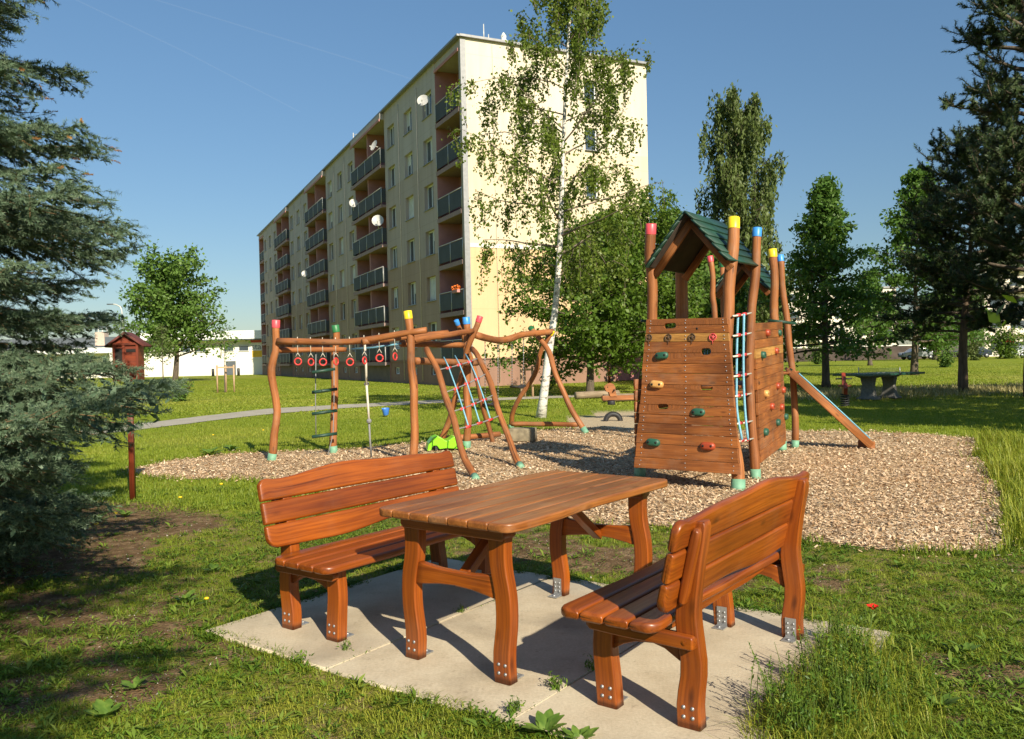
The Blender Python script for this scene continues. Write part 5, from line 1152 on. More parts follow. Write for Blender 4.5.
cr = [((555, 688), 14, 'small weed tuft growing from the slab joint between table and right bench'), ((513, 712), 16, 'spiky grass tuft at the near slab edge below the table leg'), ((300, 662), 8, 'creeping weeds in the left slab joint at the near edge'), ((345, 650), 6, 'tiny weeds in the left slab joint beside the table leg'), ((592, 668), 9, 'weed sprig in the slab joint under the right bench'), ((462, 612), 5, 'tiny weed in the slab joint under the table')]
for (pxy, N_, lb) in cr:
    g_ = G(*pxy); stems('joint_weed', lb, 'weed', g_[0], g_[1], N_, .02, .06, .028, 7, GST, 'weeds in the slab joints', False, 0, .022, .8)
# broad leaved plants
def leafy(x, y, r, n_, lab, sc=1.0, mat=None, group=None, name='leafy_weed'):
    t = thing(name, lab, 'weed', (x, y, -.02), R.uniform(0, 6), group); m = MB()
    for i in range(n_):
        a = 2.4*i; L = r*R.uniform(.6, 1.1); e = R.uniform(.5, 1.3); d = Vector((cos(a), sin(a), 0)); s = Vector((-sin(a), cos(a), 0)); w = L*.22; V = []
        for q, ww in ((0, .15), (.25, .8), (.5, .65), (.62, 1.0), (.85, .6), (1, .05)):
            c = d*L*q*cos(e*(1-q*.5))+Vector((0, 0, L*sin(e)*(q-.35*q*q))); V += [c-s*w*ww+Vector((0, 0, .15*w)), c, c+s*w*ww+Vector((0, 0, .15*w))]
        Fs = [(k*3+j, k*3+j+1, k*3+j+4, k*3+j+3) for k in range(5) for j in range(2)]; m.add(V, Fs)
    o = m.build('foliage', mat or LEAFB, t); a_ = o.data.attributes.new('cv', 'FLOAT', 'POINT'); a_.data.foreach_set('value', [R.random() for _ in range(len(o.data.vertices))]); return t
LEAFB = leafmat('broad_weed_leaf', (.07, .14, .022), (.12, .21, .032), (.19, .28, .05), .3, .45)
lw = [((545, 731), .11, 17, 'large leafy weed at the bottom edge in front of the slab'), ((578, 738), .09, 14, 'smaller leafy weed at the bottom edge right of the large one'), ((47, 541), .13, 12, 'leafy plant on bare soil under the spruce'), ((75, 530), .10, 9, 'small leafy plant right beside the one under the spruce'), ((98, 520), .13, 10, 'leafy plant with a yellow flower right of the spruce'), ((125, 515), .14, 10, 'leafy plant at the foot of the box post'), ((214, 570), .10, 9, 'dandelion rosette left of the bench'), ((185, 600), .10, 9, 'pale dandelion rosette left of the slab'), ((135, 685), .09, 8, 'dark leafy weed on the soil at the lower left'), ((105, 715), .10, 9, 'leafy weed near the lower left corner'), ((232, 450), .22, 12, 'dark green weed tuft at the left edge of the chip bed'), ((210, 455), .25, 12, 'larger weed tuft on the lawn just left of the chip bed'), ((900, 565), .08, 8, 'small rosette on the grass right of the bench'), ((965, 650), .10, 10, 'rosette weed near the right edge'), ((940, 705), .09, 9, 'rosette weed in the lower right corner')]
for (pxy, r_, n_, lb) in lw: g_ = G(*pxy); leafy(g_[0], g_[1], r_, n_, lb, group='leafy weeds in the grass')
# poppy and dandelions
POP = plain('poppy_red_petal', (.80, .02, .01), .5, 0, .1, 5); YEL = plain('yellow_petal', (.85, .55, .01), .5, 0, .1, 5)
g_ = G(868, 668); top_ = D(873, 611, g_[1]); t = thing('poppy', 'single red poppy on a thin stem right of the slab', 'flower', (g_[0], g_[1], -.02))
m = MB(); tp = Vector((top_[0]-g_[0], 0, top_[2]+.02)); m.tube([(0, 0, 0), (tp.x*.3, .01, tp.z*.5), tuple(tp)], .0018, 5); m.build('stem', GST, t)
m = MB()
for i in range(4):
    a = i*pi/2+.3; V = []; 
    for q in (0, .5, 1):
        for s_ in (-1, 0, 1): V.append((tp.x+cos(a+s_*.8*q)*.028*q, tp.y+sin(a+s_*.8*q)*.028*q, tp.z+.004+.02*q+(.004 if s_ else 0)))
    m.add(V, [(0, 1, 4, 3), (1, 2, 5, 4), (3, 4, 7, 6), (4, 5, 8, 7)])
m.build('petals', POP, t)
dn = [((115, 522), 'yellow flower by the foot of the box post'), ((96, 533), 'second yellow flower low beside the spruce'), ((180, 505), 'yellow dandelion on the lawn right of the box post'), ((221, 491), 'yellow dandelion on the lawn near the chip bed'), ((206, 607), 'small yellow flower left of the slab'), ((213, 439), 'yellow dandelion on the lawn beyond the chips'), ((263, 434), 'yellow dandelion left of the pink capped post'), ((312, 408), 'yellow dandelion beside the footpath')]
for (pxy, lb) in dn:
    g_ = G(*pxy); t = thing('dandelion', lb, 'flower', (g_[0], g_[1], -.02), 0, 'dandelions on the grass'); h = .07 if g_[1] < 7 else .1; sc = 1 if g_[1] < 7 else 1.4
    m = MB(); m.tube([(0, 0, 0), (.005, 0, h)], .002, 5); m.build('stem', GST, t); m = MB(); m.ball((.005, 0, h+.004), .016*sc, 8, sc=(1, 1, .5)); m.build('flower_head', YEL, t)
# tall grass clumps at right chip edge
X = []; Y = []
for pxy in ((985, 440), (992, 455), (1000, 475), (1010, 495), (1018, 515), (1005, 445), (1020, 470), (1015, 535)):
    g_ = G(*pxy); X.append(g_[0]+rs.normal(size=900)*.22); Y.append(g_[1]+rs.normal(size=900)*.3)
X = np.concatenate(X); Y = np.concatenate(Y); k = ~inpoly(X, Y, MULCH); X, Y = X[k], Y[k]
o = blades('tall_meadow_grass', np.stack([X, Y, gz(X, Y)], 1), .08+.20*rs.rand(len(X))**1.7, .005+.005*rs.rand(len(X)), .2+.6*rs.rand(len(X)), .35+.65*rs.rand(len(X)), GRASSM); tag(o, 'tall meadow grass at the right end of the chip bed', 'grass', kind='stuff')
# twigs/leaf litter
# ================================================================== trees
def barkmat(name, c0, c1, birch=False):
    m, n, b, o = newmat(name); tc = N(n, 'ShaderNodeTexCoord'); mp = N(n, 'ShaderNodeMapping'); n.links.new(tc.outputs['Object'], mp.inputs[0])
    mp.inputs['Scale'].default_value = (3, 3, 9) if birch else (9, 9, 2); nz = N(n, 'ShaderNodeTexNoise', Scale=1.6, Detail=6.0, Roughness=.65); n.links.new(mp.outputs[0], nz.inputs['Vector'])
    st = [(.30, (.03, .028, .025)), (.40, (.25, .23, .20)), (.47, c0), (.8, c1)] if birch else [(.3, c0), (.7, c1)]
    n.links.new(ramp(n, nz.outputs[0], st), b.inputs['Base Color']); b.inputs['Roughness'].default_value = .9; bump(n, b, nz.outputs[0], .6, .03); return m
BIRCHB = barkmat('white_birch_bark', (.62, .58, .52), (.80, .77, .70), True); BARK = barkmat('grey_brown_bark', (.055, .042, .03), (.15, .115, .08)); PBARK = barkmat('pine_bark', (.07, .045, .03), (.18, .12, .08))
TWIG = plain('brown_twig', (.10, .07, .045), .8); BTWIG = plain('birch_twig', (.16, .12, .09), .8)
def branch(p, d, L, wig, droop, n=6):
    P = [p]; d = d.normalized(); s = L/n
    for i in range(n):
        d = (d+Vector((R.gauss(0, wig), R.gauss(0, wig), R.gauss(0, wig)-droop*(i+1)/n))).normalized(); P.append(P[-1]+d*s)
    return P
def tree(name, label, cat, loc, trunk, r0, z0, rad, nl, up, droop, ntw, twl, nleaf, size, spread, lmat, bmat, group=None, weep=0.0, aspect=.6, seed=1, lean=(0, 0), top=True, zpow=1.0, shape=None, hang_n=0, twm=None):
    """trunk: list of local points; rad(f) limb length for f in 0..1 up the crown"""
    R.seed(seed); t = thing(name, label, cat, loc, 0, group); T = curve(trunk, 24); H = T[-1].z
    def tp(z):
        for i in range(len(T)-1):
            if T[i+1].z >= z: f = (z-T[i].z)/max(1e-6, T[i+1].z-T[i].z); return T[i].lerp(T[i+1], f)
        return T[-1]
    m = MB(); m.tube(T, [r0*(1-.93*(i/24)**.9)*(1.25 if i == 0 else 1) for i in range(25)], 10, lump=.04); LP = []; b2 = MB()
    def clump(c, k, s): 
        for _ in range(k): LP.append((c.x+R.gauss(0, s), c.y+R.gauss(0, s), c.z+R.gauss(0, s*.8)))
    for i in range(nl):
        f = (i+R.random())/nl; f = f**zpow; z = z0+(H-z0)*f*.97; p = tp(z); a = i*2.399+R.uniform(-.5, .5); L = rad(f)*R.uniform(.72, 1.18)
        if shape: L *= shape(a, f)
        u = up(f) if callable(up) else up; d = Vector((cos(a)*cos(u), sin(a)*cos(u), sin(u))); B = branch(p, d, L, .10, droop, 7)
        rr = max(.012, r0*.32*(1-f*.8)); b2.tube(B, [rr*(1-.85*q/7) for q in range(8)], 5, cap=False)
        for k in range(ntw):
            q = .2+.8*(k+R.random())/ntw; ci = min(6, int(q*7)); c = B[ci].lerp(B[ci+1], q*7-ci if q*7-ci <= 1 else 1)
            td = ((B[min(ci+1, 7)]-B[ci]).normalized()*.7+Vector((R.gauss(0, .7), R.gauss(0, .7), R.gauss(0, .5)-weep))).normalized(); TL = twl*R.uniform(.5, 1.2)*(1-.3*q)*(1-.55*f if weep < 1 else 1)
            Tw = branch(c, td, TL, .18, weep*.5+droop*.3, 4)
            if R.random() < .6: b2.tube(Tw, [max(.006, rr*.22)]*5, 3, cap=False)
            for e in range(nleaf):
                h = (e+R.random())/nleaf*3.999; j = int(h); clump(Tw[j].lerp(Tw[j+1], h-j), 1, spread)
            for _h in range(hang_n):
                s0 = Tw[R.randrange(1, 5)]; HL = R.uniform(.3, 1.1)*weep; st = branch(s0, Vector((R.gauss(0, .12), R.gauss(0, .12), -1)), HL, .08, .1, 4)
                if R.random() < .4: b2.tube(st, .006, 3, cap=False)
                for e in range(nleaf):
                    h = (e+R.random())/nleaf*3.999; j = int(h); clump(st[j].lerp(st[j+1], h-j), 1, spread*.45)
    tr = m.build('trunk', bmat, t); b2.build('limbs', twm or bmat, tr)
    LP = np.array(LP); cvn = .5*fbm(LP[:, 0]*1.3+LP[:, 2], LP[:, 1]*1.3+LP[:, 2]*.7)+.5*rs.rand(len(LP))
    leaves('crown', LP, size*(.6+.8*rs.rand(len(LP))), .2, cvn, lmat, t, aspect, droop=weep*1.2); return t
LBIRCH = leafmat('birch_leaf', (.075, .12, .013), (.14, .20, .028), (.25, .30, .07), .4, .45)
LMAPLE = leafmat('maple_leaf', (.05, .10, .010), (.095, .17, .018), (.17, .25, .035), .35, .5)
LLIME = leafmat('lime_leaf', (.05, .11, .018), (.09, .18, .03), (.16, .27, .05), .38, .5)
LWIL = leafmat('weeping_birch_leaf', (.07, .10, .025), (.115, .16, .042), (.19, .23, .08), .3, .5)
LPOP = leafmat('poplar_leaf', (.06, .12, .02), (.11, .20, .035), (.18, .28, .06), .3, .5)
g_ = G(541, 417)
T_ = [(0, 0, 0)]+[tuple(np.array(D(x, y, g_[1]))-np.array([g_[0], g_[1], 0])) for x, y in ((549, 350), (556, 300), (561, 220), (563, 150), (567, 60), (571, 0), (574, -45))]
tree('birch_tree', 'slender white trunked birch with sparse drooping crown in front of the apartment block', 'tree', (g_[0], g_[1], -.03), T_, .11, 3.4, lambda f: 2.5*(sin(pi*min(1, (f*.92+.13)))**.7)+.25, 42, lambda f: .25+.5*f, .10, 9, .85, 30, .078, .10, LBIRCH, BIRCHB, weep=.75, aspect=.72, seed=5, hang_n=2, shape=lambda a, f: .80 if cos(a) > .2 and f > .5 else 1.05, twm=BTWIG)
g_ = G(590, 395); T_ = [(0, 0, 0), (.05, 0, 1.2), (.1, 0, 2.4), (.5, 0, 4.2), (.9, 0, 6.2)]
tree('bushy_tree', 'dense round multi stemmed green tree behind the birch by the end wall', 'tree', (g_[0], g_[1], -.03), T_, .17, 1.0, lambda f: 3.7*(1-.70*abs(f-.36)**1.1)-1.3*f, 92, lambda f: .15+.75*f, .03, 12, 1.0, 32, .16, .17, LMAPLE, BARK, seed=9, shape=lambda a, f: 1.15 if cos(a) < -.2 else .8)
T_ = [(0, 0, 0), (-.3, 0, 1.4), (.2, 0, 3.5), (.3, 0, 5.6)]
tree('bushy_tree', 'leaning green tree filling the gap between birch and climbing tower', 'tree', (G(594, 394)[0]+1.9, 32.6, -.03), [(0, 0, 0), (.2, 0, 1.5), (.5, 0, 3.5), (.6, 0, 6.9)], .14, 1.6, lambda f: 2.3*(1-.6*f)+.4, 50, lambda f: .35+.6*f, .02, 10, .9, 30, .15, .18, LMAPLE, BARK, seed=12)
g_ = D(742, 360, 50); 
tree('weeping_birch', 'tall weeping birch rising behind the green tower roof', 'tree', (g_[0], 50, -.03), [(0, 0, 0), (0, 0, 4), (.2, 0, 9), (-.2, 0, 16.6)], .28, 2.5, lambda f: 3.9*(1-.45*f)+.2, 72, lambda f: .5+.4*f, .12, 9, 1.3, 18, .26, .16, LWIL, BARK, weep=1.7, aspect=.45, seed=21, hang_n=2)
g_ = D(688, 360, 44)
tree('round_tree', 'mid green tree seen between the left tower posts', 'tree', (g_[0], 44, -.03), [(0, 0, 0), (0, 0, 2), (.1, 0, 6.9)], .2, .8, lambda f: 3.0*(1-.6*f)+.3, 50, lambda f: .3+.6*f, .03, 10, 1.1, 26, .25, .2, LMAPLE, BARK, seed=25)
g_ = D(722, 360, 38)
tree('round_tree', 'low green tree behind the middle of the climbing tower', 'tree', (g_[0], 38, -.03), [(0, 0, 0), (0, 0, 2), (.1, 0, 4.6)], .16, .5, lambda f: 2.4*(1-.5*f)+.3, 44, lambda f: .2+.6*f, .03, 9, .9, 26, .2, .18, LPOP, BARK, seed=26)
g_ = G(826, 387)
tree('lime_tree', 'conical dark green lime tree on the lawn right of the climbing tower', 'tree', (g_[0], g_[1], -.03), [(0, 0, 0), (0, 0, 2.5), (.05, 0, 5.5), (.1, 0, 8.3)], .17, 1.4, lambda f: 2.9*(1-f)**1.05+.15, 88, lambda f: .05+.75*f, .02, 10, .75, 19, .17, .13, LLIME, BARK, seed=31)
g_ = D(914, 362, 46)
tree('lime_tree', 'taller dark lime tree between the conical lime and the pines', 'tree', (g_[0], g_[1], -.03), [(0, 0, 0), (.1, 0, 2.5), (.2, 0, 6), (.5, 0, 11.4)], .22, 1.8, lambda f: 3.5*(1-f)**.7+.2, 80, lambda f: .1+.7*f, .02, 10, 1.0, 18, .23, .17, LLIME, BARK, seed=33)
g_ = D(870, 362, 75)
tree('lime_tree', 'far small lime tree showing between the two larger ones', 'tree', (g_[0], g_[1], -.03), [(0, 0, 0), (0, 0, 3), (0, 0, 8.0)], .22, 2.0, lambda f: 2.8*(1-.7*f), 40, lambda f: .3+.6*f, .02, 8, 1.2, 18, .28, .22, LLIME, BARK, seed=35)
g_ = D(175, 374, 75)
tree('poplar_tree', 'round crowned green tree on the lawn in front of the white hall', 'tree', (g_[0], g_[1], -.03), [(0, 0, 0), (.2, 0, 3), (-.3, 0, 6), (-.6, 0, 9.6)], .28, 2.2, lambda f: 4.6*(1-.42*f)+.2, 60, lambda f: .35+.55*f, .0, 11, 1.6, 20, .34, .34, LPOP, BARK, seed=41, shape=lambda a, f: 1.25 if f > .6 and cos(a) > .3 else 1.0)
g_ = D(163, 374, 62)
tree('young_tree', 'small yellow green young tree in front of the round crowned tree', 'tree', (g_[0], g_[1], -.03), [(0, 0, 0), (0, 0, 2), (0, 0, 4.2)], .06, 1.6, lambda f: 1.2*(1-.6*f), 16, .7, 0, 5, .6, 10, .14, .14, LWIL, BARK, seed=43)
g_ = G(226, 392)
tree('sapling', 'thin staked sapling on the lawn beside the hall', 'tree', (g_[0]-.05, g_[1], -.03), [(0, 0, 0), (0, 0, 1.4), (.05, 0, 3.4)], .035, 1.5, lambda f: .9*(1-.5*f), 12, .7, 0, 4, .4, 5, .10, .12, LPOP, BARK, seed=45)
def stakes(x, y, h, w, lab):
    t = thing('tree_stakes', lab, 'tree stakes', (x, y, -.02), .3, 'raw wooden stakes around young trees')
    for dx, dy in ((-w, 0), (w, 0), (0, w*1.2)): m = MB(); m.tube([(dx, dy, 0), (dx, dy, h)], .045, 8); m.build('stake', RAW, t)
    m = MB(); m.box((0, 0, h-.12), (2*w, .02, .08)); m.build('crosspiece', RAW, t)
stakes(g_[0], g_[1], 1.45, .42, 'three raw wooden stakes around the sapling by the hall')
g_ = D(527, 385, 31); stakes(g_[0], 31, 1.15, .22, 'wooden stake frame on the lawn seen through the swing')
g_ = G(120, 405)
def bush(x, y, r, h, lab, mat, n_=900, sz=.09, seed=1, name='bush'):
    R.seed(seed); t = thing(name, lab, 'bush', (x, y, -.02)); m = MB(); LP = []
    for i in range(26):
        a = R.uniform(0, 6.28); e = R.uniform(.3, 1.5); L = R.uniform(.6, 1.05); B = branch(Vector((0, 0, 0)), Vector((cos(a)*cos(e), sin(a)*cos(e), sin(e))), L, .15, 0, 5); B = [Vector((p.x*r, p.y*r, p.z*h)) for p in B]; m.tube(B, .012, 4, cap=False)
        for k in range(n_//26): q = R.uniform(.8, 4.99); j = int(q); c = B[j].lerp(B[j+1], q-j); LP.append((c.x+R.gauss(0, .1*r), c.y+R.gauss(0, .1*r), max(.02, c.z+R.gauss(0, .08*h))))
    m.build('stem', TWIG, t); LP = np.array(LP); leaves('foliage', LP, sz*(.6+.8*rs.rand(len(LP))), .3, rs.rand(len(LP)), mat, t, .6); return t
bush(*G(180, 401)[:2], .75, 1.0, 'low green bush on the lawn right of the box post', LPOP, 1500, .09, 3)
bush(*D(945, 358, 62)[:2], 1.2, 1.6, 'small rounded bush left of the pine trunk at the lawn end', LPOP, 900, .2, 4)
bush(*D(1008, 357, 96)[:2], 3.2, 4.6, 'bright green bush in front of the flowered balcony block', LMAPLE, 2200, .3, 5)
bush(*D(974, 357, 90)[:2], 1.6, 3.2, 'yellow green bush beside the dark parked car', LWIL, 1200, .25, 6)
bush(*D(817, 358, 88)[:2], 1.6, 2.6, 'shrub standing before the low wall behind the lime trunk', LPOP, 1200, .22, 7)
# far trees closing the horizon
for i, (x_, yt, Y, lb) in enumerate(((700, 300, 95, 'distant green tree behind the tower roof posts'), (765, 285, 100, 'distant tree left of the cream block'), (965, 275, 110, 'distant tree behind the pines'), (935, 300, 100, 'distant tree right of the cream block'), (640, 330, 90, 'distant tree just right of the end wall'))):
    g_ = D(x_, 360, Y); hh = D(x_, yt, Y)[2]
    tree('distant_tree', lb, 'tree', (g_[0], Y, -.03), [(0, 0, 0), (0, 0, hh*.4), (0, 0, hh)], .3, hh*.15, lambda f: hh*.36*(1-.6*f), 36, lambda f: .3+.6*f, .02, 8, 1.6, 14, .42, .4, LLIME, BARK, seed=50+i, group='distant trees beyond the lawn')

# ---- conifers
def shoots_mesh(name, P, A, L, rad, nn, wn_, cv, mat, parent):
    """needle brushes: P base points, A unit axes, L lengths; nn needles per shoot"""
    n = len(P); k = nn; t = np.tile((np.arange(k)+.5)/k, n); P = np.repeat(P, k, 0); Ax = np.repeat(A, k, 0); Lr = np.repeat(L, k); rr = np.repeat(rad, k); cvr = np.repeat(cv, k)
    r1 = rs.normal(size=(n*k, 3)); s = np.cross(Ax, r1); s /= np.linalg.norm(s, axis=1)[:, None]+1e-9
    base = P+Ax*(t*Lr)[:, None]; tip = base+(s*.88+Ax*.5)*(rr*(1.0-.25*t)*(.8+.4*rs.rand(n*k)))[:, None]
    sd = np.cross(Ax, s)*(wn_/2)
    V = np.stack([base-sd, base+sd, tip], 1).reshape(-1, 3); cvr = np.clip(cvr+rs.normal(size=n*k)*.12, 0, 1)
    return np_mesh(name, V, np.arange(n*k*3), np.arange(n*k)*3, {'cv': np.clip(np.stack([cvr-.38, cvr-.38, cvr+.28], 1).ravel(), 0, 1)}, [mat], False, parent)
SPR = leafmat('blue_spruce_needle', (.032, .060, .030), (.11, .17, .095), (.30, .37, .23), .12, .5)
STWIG = plain('ochre_spruce_twig', (.22, .13, .06), .8)
SPRTIP = leafmat('brown_spruce_tip', (.20, .10, .035), (.32, .17, .06), (.45, .27, .10), .1, .7)
def spruce(label, loc, H, slope, zmin, nb, camdir, seed, dens=1.0, nn=26, name='blue_spruce', special=()):
    R.seed(seed); t = thing(name, label, 'tree', loc); m = MB(); m.tube([(0, 0, -.05), (.02, 0, H*.5), (0, 0, H)], [H*.02+.05, H*.012+.03, .02], 10); b2 = MB(); SP = []; TP = []
    br = []
    for i in range(nb):
        f = (i+R.random())/nb; z = zmin+(H-zmin)*f**1.15; lv = .34; z = (round(z/lv)*lv if lv else z)+R.uniform(-.07, .07); z = max(zmin, z); L = (H-z)*slope*R.uniform(.74, 1.06)*(1 if nn < 20 else .62 if z < 1.35 else .8 if z < 2.5 else .97); a = i*2.399+R.uniform(-.3, .3); br.append((z, L, a, None))
    for z, L, a, upv in special and [(q[0], q[1], q[2], q[3]) for q in special]: br.append((z, L, a, upv))
    for z, L, a, upv in br:
        facing = cos(a-camdir)                                     # side of the tree that can be seen
        d = dens*(1.0 if facing > -.25 else .3)
        s0 = Vector((cos(a), sin(a), 0)); side = Vector((-sin(a), cos(a), 0)); n = 12; B = []; sway = R.uniform(-.12, .12)
        if z > 6.2: d *= .5
        for j in range(n+1):
            q = j/n; B.append(Vector((0, 0, z))+s0*L*q+side*(sway*L*q*q)+Vector((0, 0, L*(-.50*q+.26*q**2.6 if upv is None else upv*q-.06*sin(pi*q)))))
        b2.tube(B[:10], [.006+.020*L/3*(1-q/n)**1.3 for q in range(10)], 5, cap=False)
        ns = max(4, int(L/.047*d))
        def brush(p, ax, ln): SP.append((*p, *ax, ln, facing))
        for k in range(ns):
            q = .10+.90*(k+R.random())/ns; x_ = q*n; ci = min(n-1, int(x_)); c = B[ci].lerp(B[ci+1], x_-ci); sgn = 1 if k % 2 else -1; loc_ = (B[ci+1]-B[ci]).normalized()
            SL = min(.85, L*.36)*(1-q)**.6*R.uniform(.6, 1.15)+.13; sd = (loc_*R.uniform(.5, .95)+side*sgn*R.uniform(.45, .95)+Vector((0, 0, R.uniform(-.45, .12)))).normalized()
            nt = max(2, int(SL/.07)); SB = [c+sd*SL*(w_/nt)+Vector((0, 0, -.22*SL*(w_/nt)**1.3+.14*SL*(w_/nt)**3)) for w_ in range(nt+1)]
            if SL > .3: b2.tube([SB[0], SB[nt//2], SB[-2]], [.005, .004, .002], 3, cap=False)
            for w_ in range(nt):
                ax = (SB[w_+1]-SB[w_]).normalized(); brush(SB[w_], ax, (SB[w_+1]-SB[w_]).length*1.15); y_ = ax.cross(Vector((0, 0, 1))).normalized()
                for s2 in (-1, 1):
                    if R.random() < .92: brush(SB[w_].lerp(SB[w_+1], R.random()), (ax*.75+y_*s2*R.uniform(.5, 1)+Vector((0, 0, R.uniform(-.5, .25)))).normalized(), R.uniform(.06, .13))
            if R.random() < .16 and z > 3.3: TP.append((*SB[-1], *sd, .05, 1))
        for j in range(3, n):
            m_ = max(1, int((B[j+1]-B[j]).length/.06)); ax = (B[j+1]-B[j]).normalized()
            for k in range(m_):
                p = B[j].lerp(B[j+1], k/m_); brush(p, ax, .08)
                for s2 in (-1, 1): brush(p, (ax*.6+side*s2*R.uniform(.3, .8)+Vector((0, 0, R.uniform(-.2, .5)))).normalized(), R.uniform(.06, .12))
    tr = m.build('trunk', BARK, t); b2.build('limbs', STWIG, tr); A = np.array(SP); keep = (A[:, 7] > -.25) | (rs.rand(len(A)) < .5); A = A[keep]
    cv = .30+.35*fbm(A[:, 0]*2+A[:, 2]*2, A[:, 1]*2+A[:, 2])+.25*rs.rand(len(A))
    shoots_mesh('crown', A[:, :3], A[:, 3:6], A[:, 6], (.030+.005*np.clip(A[:, 2]-1.6, 0, 1.5))*(.85+.3*rs.rand(len(A))), nn, .0060, cv, SPR, t)
    kk = rs.rand(len(A)) < .8; P_ = A[kk, :3]+rs.normal(size=(kk.sum(), 3))*.02-np.array([0, 0, .02]); leaves('inner_needles', P_, np.full(kk.sum(), .068), .8, .18+.35*rs.rand(kk.sum()), SPR, t, .42, axis_=A[kk, 3:6]*2)
    if TP: B_ = np.array(TP); shoots_mesh('cones', B_[:, :3], B_[:, 3:6], B_[:, 6]*1.6, np.full(len(B_), .018), 20, .014, rs.rand(len(B_)), SPRTIP, t)
    return t
def az(x, y): return atan2(y-6.3, x+5.1)
sp_list = [(1.50, 4.15, az(-1.55, 3.85), -.02), (1.15, 3.3, az(-2.0, 4.1), -.03), (1.3, 2.9, az(-2.4, 4.4), .0), (.8, 2.6, az(-2.6, 4.9), -.05), (3.05, 2.25, az(-2.5, 5.6), -.14), (.8, 2.4, az(-2.5, 5.3), -.06), (.55, 2.2, az(-2.7, 5.6), -.04), (1.75, 2.7, az(-2.8, 5.2), -.08), (1.9, 2.6, az(-3.0, 4.6), -.10), (1.6, 2.7, az(-2.7, 6.0), -.08), (1.5, 2.6, az(-3.2, 4.3), -.06), (1.75, 2.5, az(-3.6, 4.0), -.1), (4.6, 2.0, az(-3.2, 5.6), -.15), (4.9, 1.95, az(-3.3, 5.2), -.15), (5.1, 1.9, az(-3.3, 5.9), -.15), (4.4, 2.0, az(-3.6, 4.8), -.15), (5.3, 1.9, az(-3.6, 5.0), -.15), (4.75, 2.0, az(-3.2, 6.1), -.1)]
sp_ = spruce('large blue green spruce filling the left edge of the picture', (-5.1, 6.3, -.02), 10.4, .292, .45, 300, atan2(-5.9, 5.0), 77, 1.0, 22, special=sp_list)
import sys; open('/tmp/sp.txt','w').write('%d' % sum(len(c.data.polygons) for c in sp_.children if c.type == 'MESH'))
spruce('spruce standing behind the viewer that shades the lower left grass', (-1.8, -2.3, -.02), 10.0, .36, 5.0, 34, .8, 78, 1.0, 16, special=[(4.6, 3.4, atan2(2.56, 2.22), -.18), (4.5, 2.9, atan2(1.12, 2.64), -.18), (4.3, 2.6, atan2(.2, 2.5), -.15), (4.2, 2.5, atan2(.7, 2.3), -.15), (4.9, 2.6, atan2(1.9, 1.9), -.2), (4.0, 2.2, atan2(1.0, 1.9), -.1), (4.1, 2.7, atan2(-.3, 2.5), -.12), (3.8, 2.2, atan2(.3, 2), -.05)])
PIN = leafmat('dark_pine_needle', (.026, .050, .018), (.055, .090, .030), (.13, .15, .05), .08, .5)
def pine(label, loc, trunk, z0, rad, nl, seed, r0=.2, cone=True):
    R.seed(seed); t = thing('pine_tree', label, 'tree', loc, 0, 'dark pines at the right edge'); T = curve(trunk, 20); H = T[-1].z; m = MB(); m.tube(T, [r0*(1-.85*i/20) for i in range(21)], 10, lump=.05); b2 = MB(); SP = []
    for i in range(nl):
        f = (i+R.random())/nl; z = z0+(H-z0)*f; p = min(T, key=lambda q: abs(q.z-z)); a = i*2.399+R.uniform(-.4, .4); L = rad(f)*R.uniform(.6, 1.2); B = branch(Vector((p.x, p.y, z)), Vector((cos(a), sin(a), .12+.35*f)), L, .10, -.06, 7)
        b2.tube(B, [max(.015, r0*.3*(1-q/8)) for q in range(8)], 5, cap=False)
        for k in range(int(8+L*7)):
            q = R.uniform(.25, 1)*6.99; ci = int(q); c = B[ci].lerp(B[ci+1], q-ci); d = ((B[ci+1]-B[ci]).normalized()*.6+Vector((R.gauss(0, .6), R.gauss(0, .6), R.gauss(0, .35)+.15))).normalized(); Tw = branch(c, d, R.uniform(.25, .7), .15, -.15, 3)
            b2.tube(Tw, .012, 3, cap=False)
            for w_ in range(3):
                ax = (Tw[w_+1]-Tw[w_]).normalized(); SP.append((*Tw[w_], *ax, (Tw[w_+1]-Tw[w_]).length*1.2))
                if R.random() < .7: dd = (ax+Vector((R.gauss(0, .7), R.gauss(0, .7), .35))).normalized(); SP.append((*Tw[w_+1], *dd, .16))
    tr = m.build('trunk', PBARK, t); b2.build('limbs', BARK, tr); A = np.array(SP); cv = .25+.6*fbm(A[:, 0]*1.2+A[:, 2], A[:, 1]*1.2)+.2*(rs.rand(len(A))-.5)
    shoots_mesh('crown', A[:, :3], A[:, 3:6], A[:, 6], np.full(len(A), .13), 18, .03, cv, PIN, t); return t
g_ = G(963, 391)
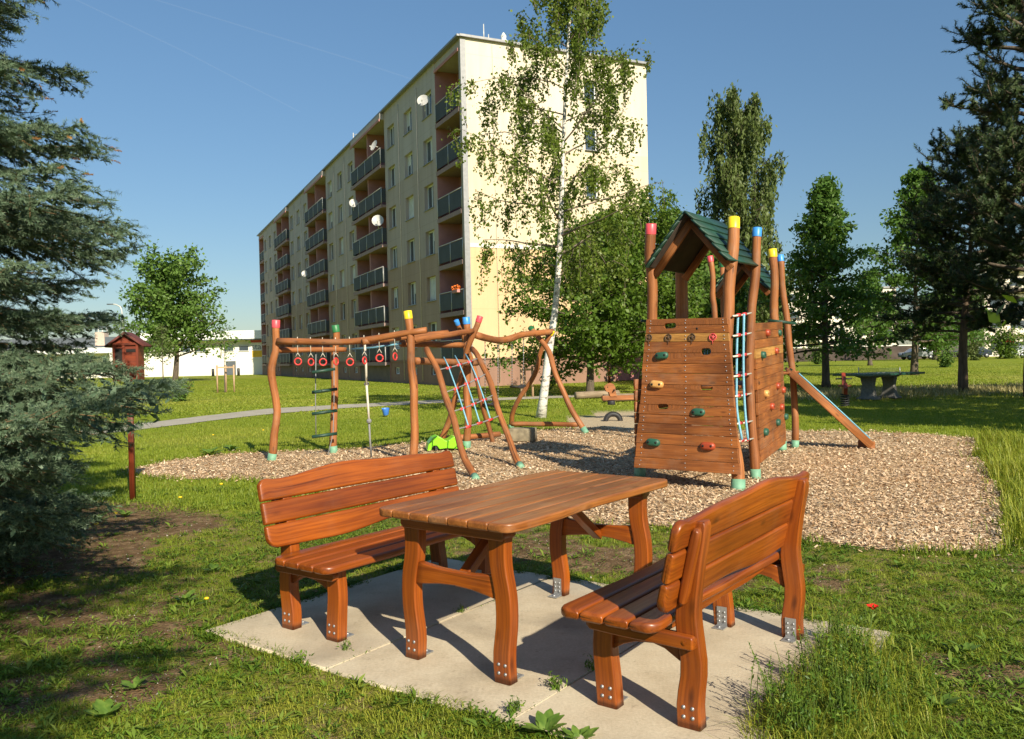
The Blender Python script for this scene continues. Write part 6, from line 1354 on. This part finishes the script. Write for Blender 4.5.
pine('dark pine with the bare trunk standing on the right lawn', (g_[0], g_[1], -.03), [(0, 0, 0), (.05, 0, 2), (.3, 0, 4.5), (.6, 0, 8.2)], 1.9, lambda f: 2.6*(1-.5*f), 80, 61, .17)
g_ = D(1032, 385, 24)
pine('tallest darkest pine cut by the right edge of the picture', (g_[0], 24, -.03), [(0, 0, 0), (.1, 0, 4), (.1, 0, 8), (-.2, 0, 12.2)], 2.6, lambda f: 3.0*(1-.68*f)+.2, 90, 63, .24)
# trees outside the frame whose shade lies across the right lawn
for i, (x_, y_, H_) in enumerate(((11.2, 12.6, 6.5), (13.8, 14.6, 8.0), (16.2, 17.0, 8.5), (19.5, 16.6, 9.0), (23.5, 18.5, 9.5))):
    tree('lawn_tree', ('small lawn tree just outside the right edge, nearest the chip bed', 'lawn tree outside the right edge shading the lawn before the tennis table', 'lawn tree outside the right edge shading the tennis table itself', 'broad lawn tree farther beyond the right edge', 'outermost lawn tree beyond the right edge')[i], 'tree', (x_, y_, -.03), [(0, 0, 0), (0, 0, 2), (.1, 0, H_)], .2, 1.8, lambda f: (1.9 if i == 0 else 2.5)*(1-.6*f)+.3, 40, lambda f: .3+.5*f, .02, 8, 1.1, 18, .26, .22, LMAPLE, BARK, seed=70+i)
# thin high contrails
ct, n, b, out = newmat('contrail_ice'); tr_ = N(n, 'ShaderNodeBsdfTransparent'); df = N(n, 'ShaderNodeBsdfDiffuse'); df.inputs[0].default_value = (.9, .9, .9, 1); mx = N(n, 'ShaderNodeMixShader'); mx.inputs[0].default_value = .010
n.links.new(tr_.outputs[0], mx.inputs[1]); n.links.new(df.outputs[0], mx.inputs[2]); n.links.new(mx.outputs[0], out.inputs[0])
for (p0, p1, lb) in (((140, -5), (560, 128), 'thin faint contrail crossing the upper sky'), ((60, -8), (300, 112), 'second faint contrail left of the first'),):
    m = MB(); a = Vector(D(*p0, 1800)); b_ = Vector(D(*p1, 2000)); m.tube([a, a.lerp(b_, .5)+Vector((0, 0, 6)), b_], [1.6, 1.8, 1.4], 6, cap=False); o = m.build('contrail', ct); tag(o, lb, 'contrail', kind='stuff')
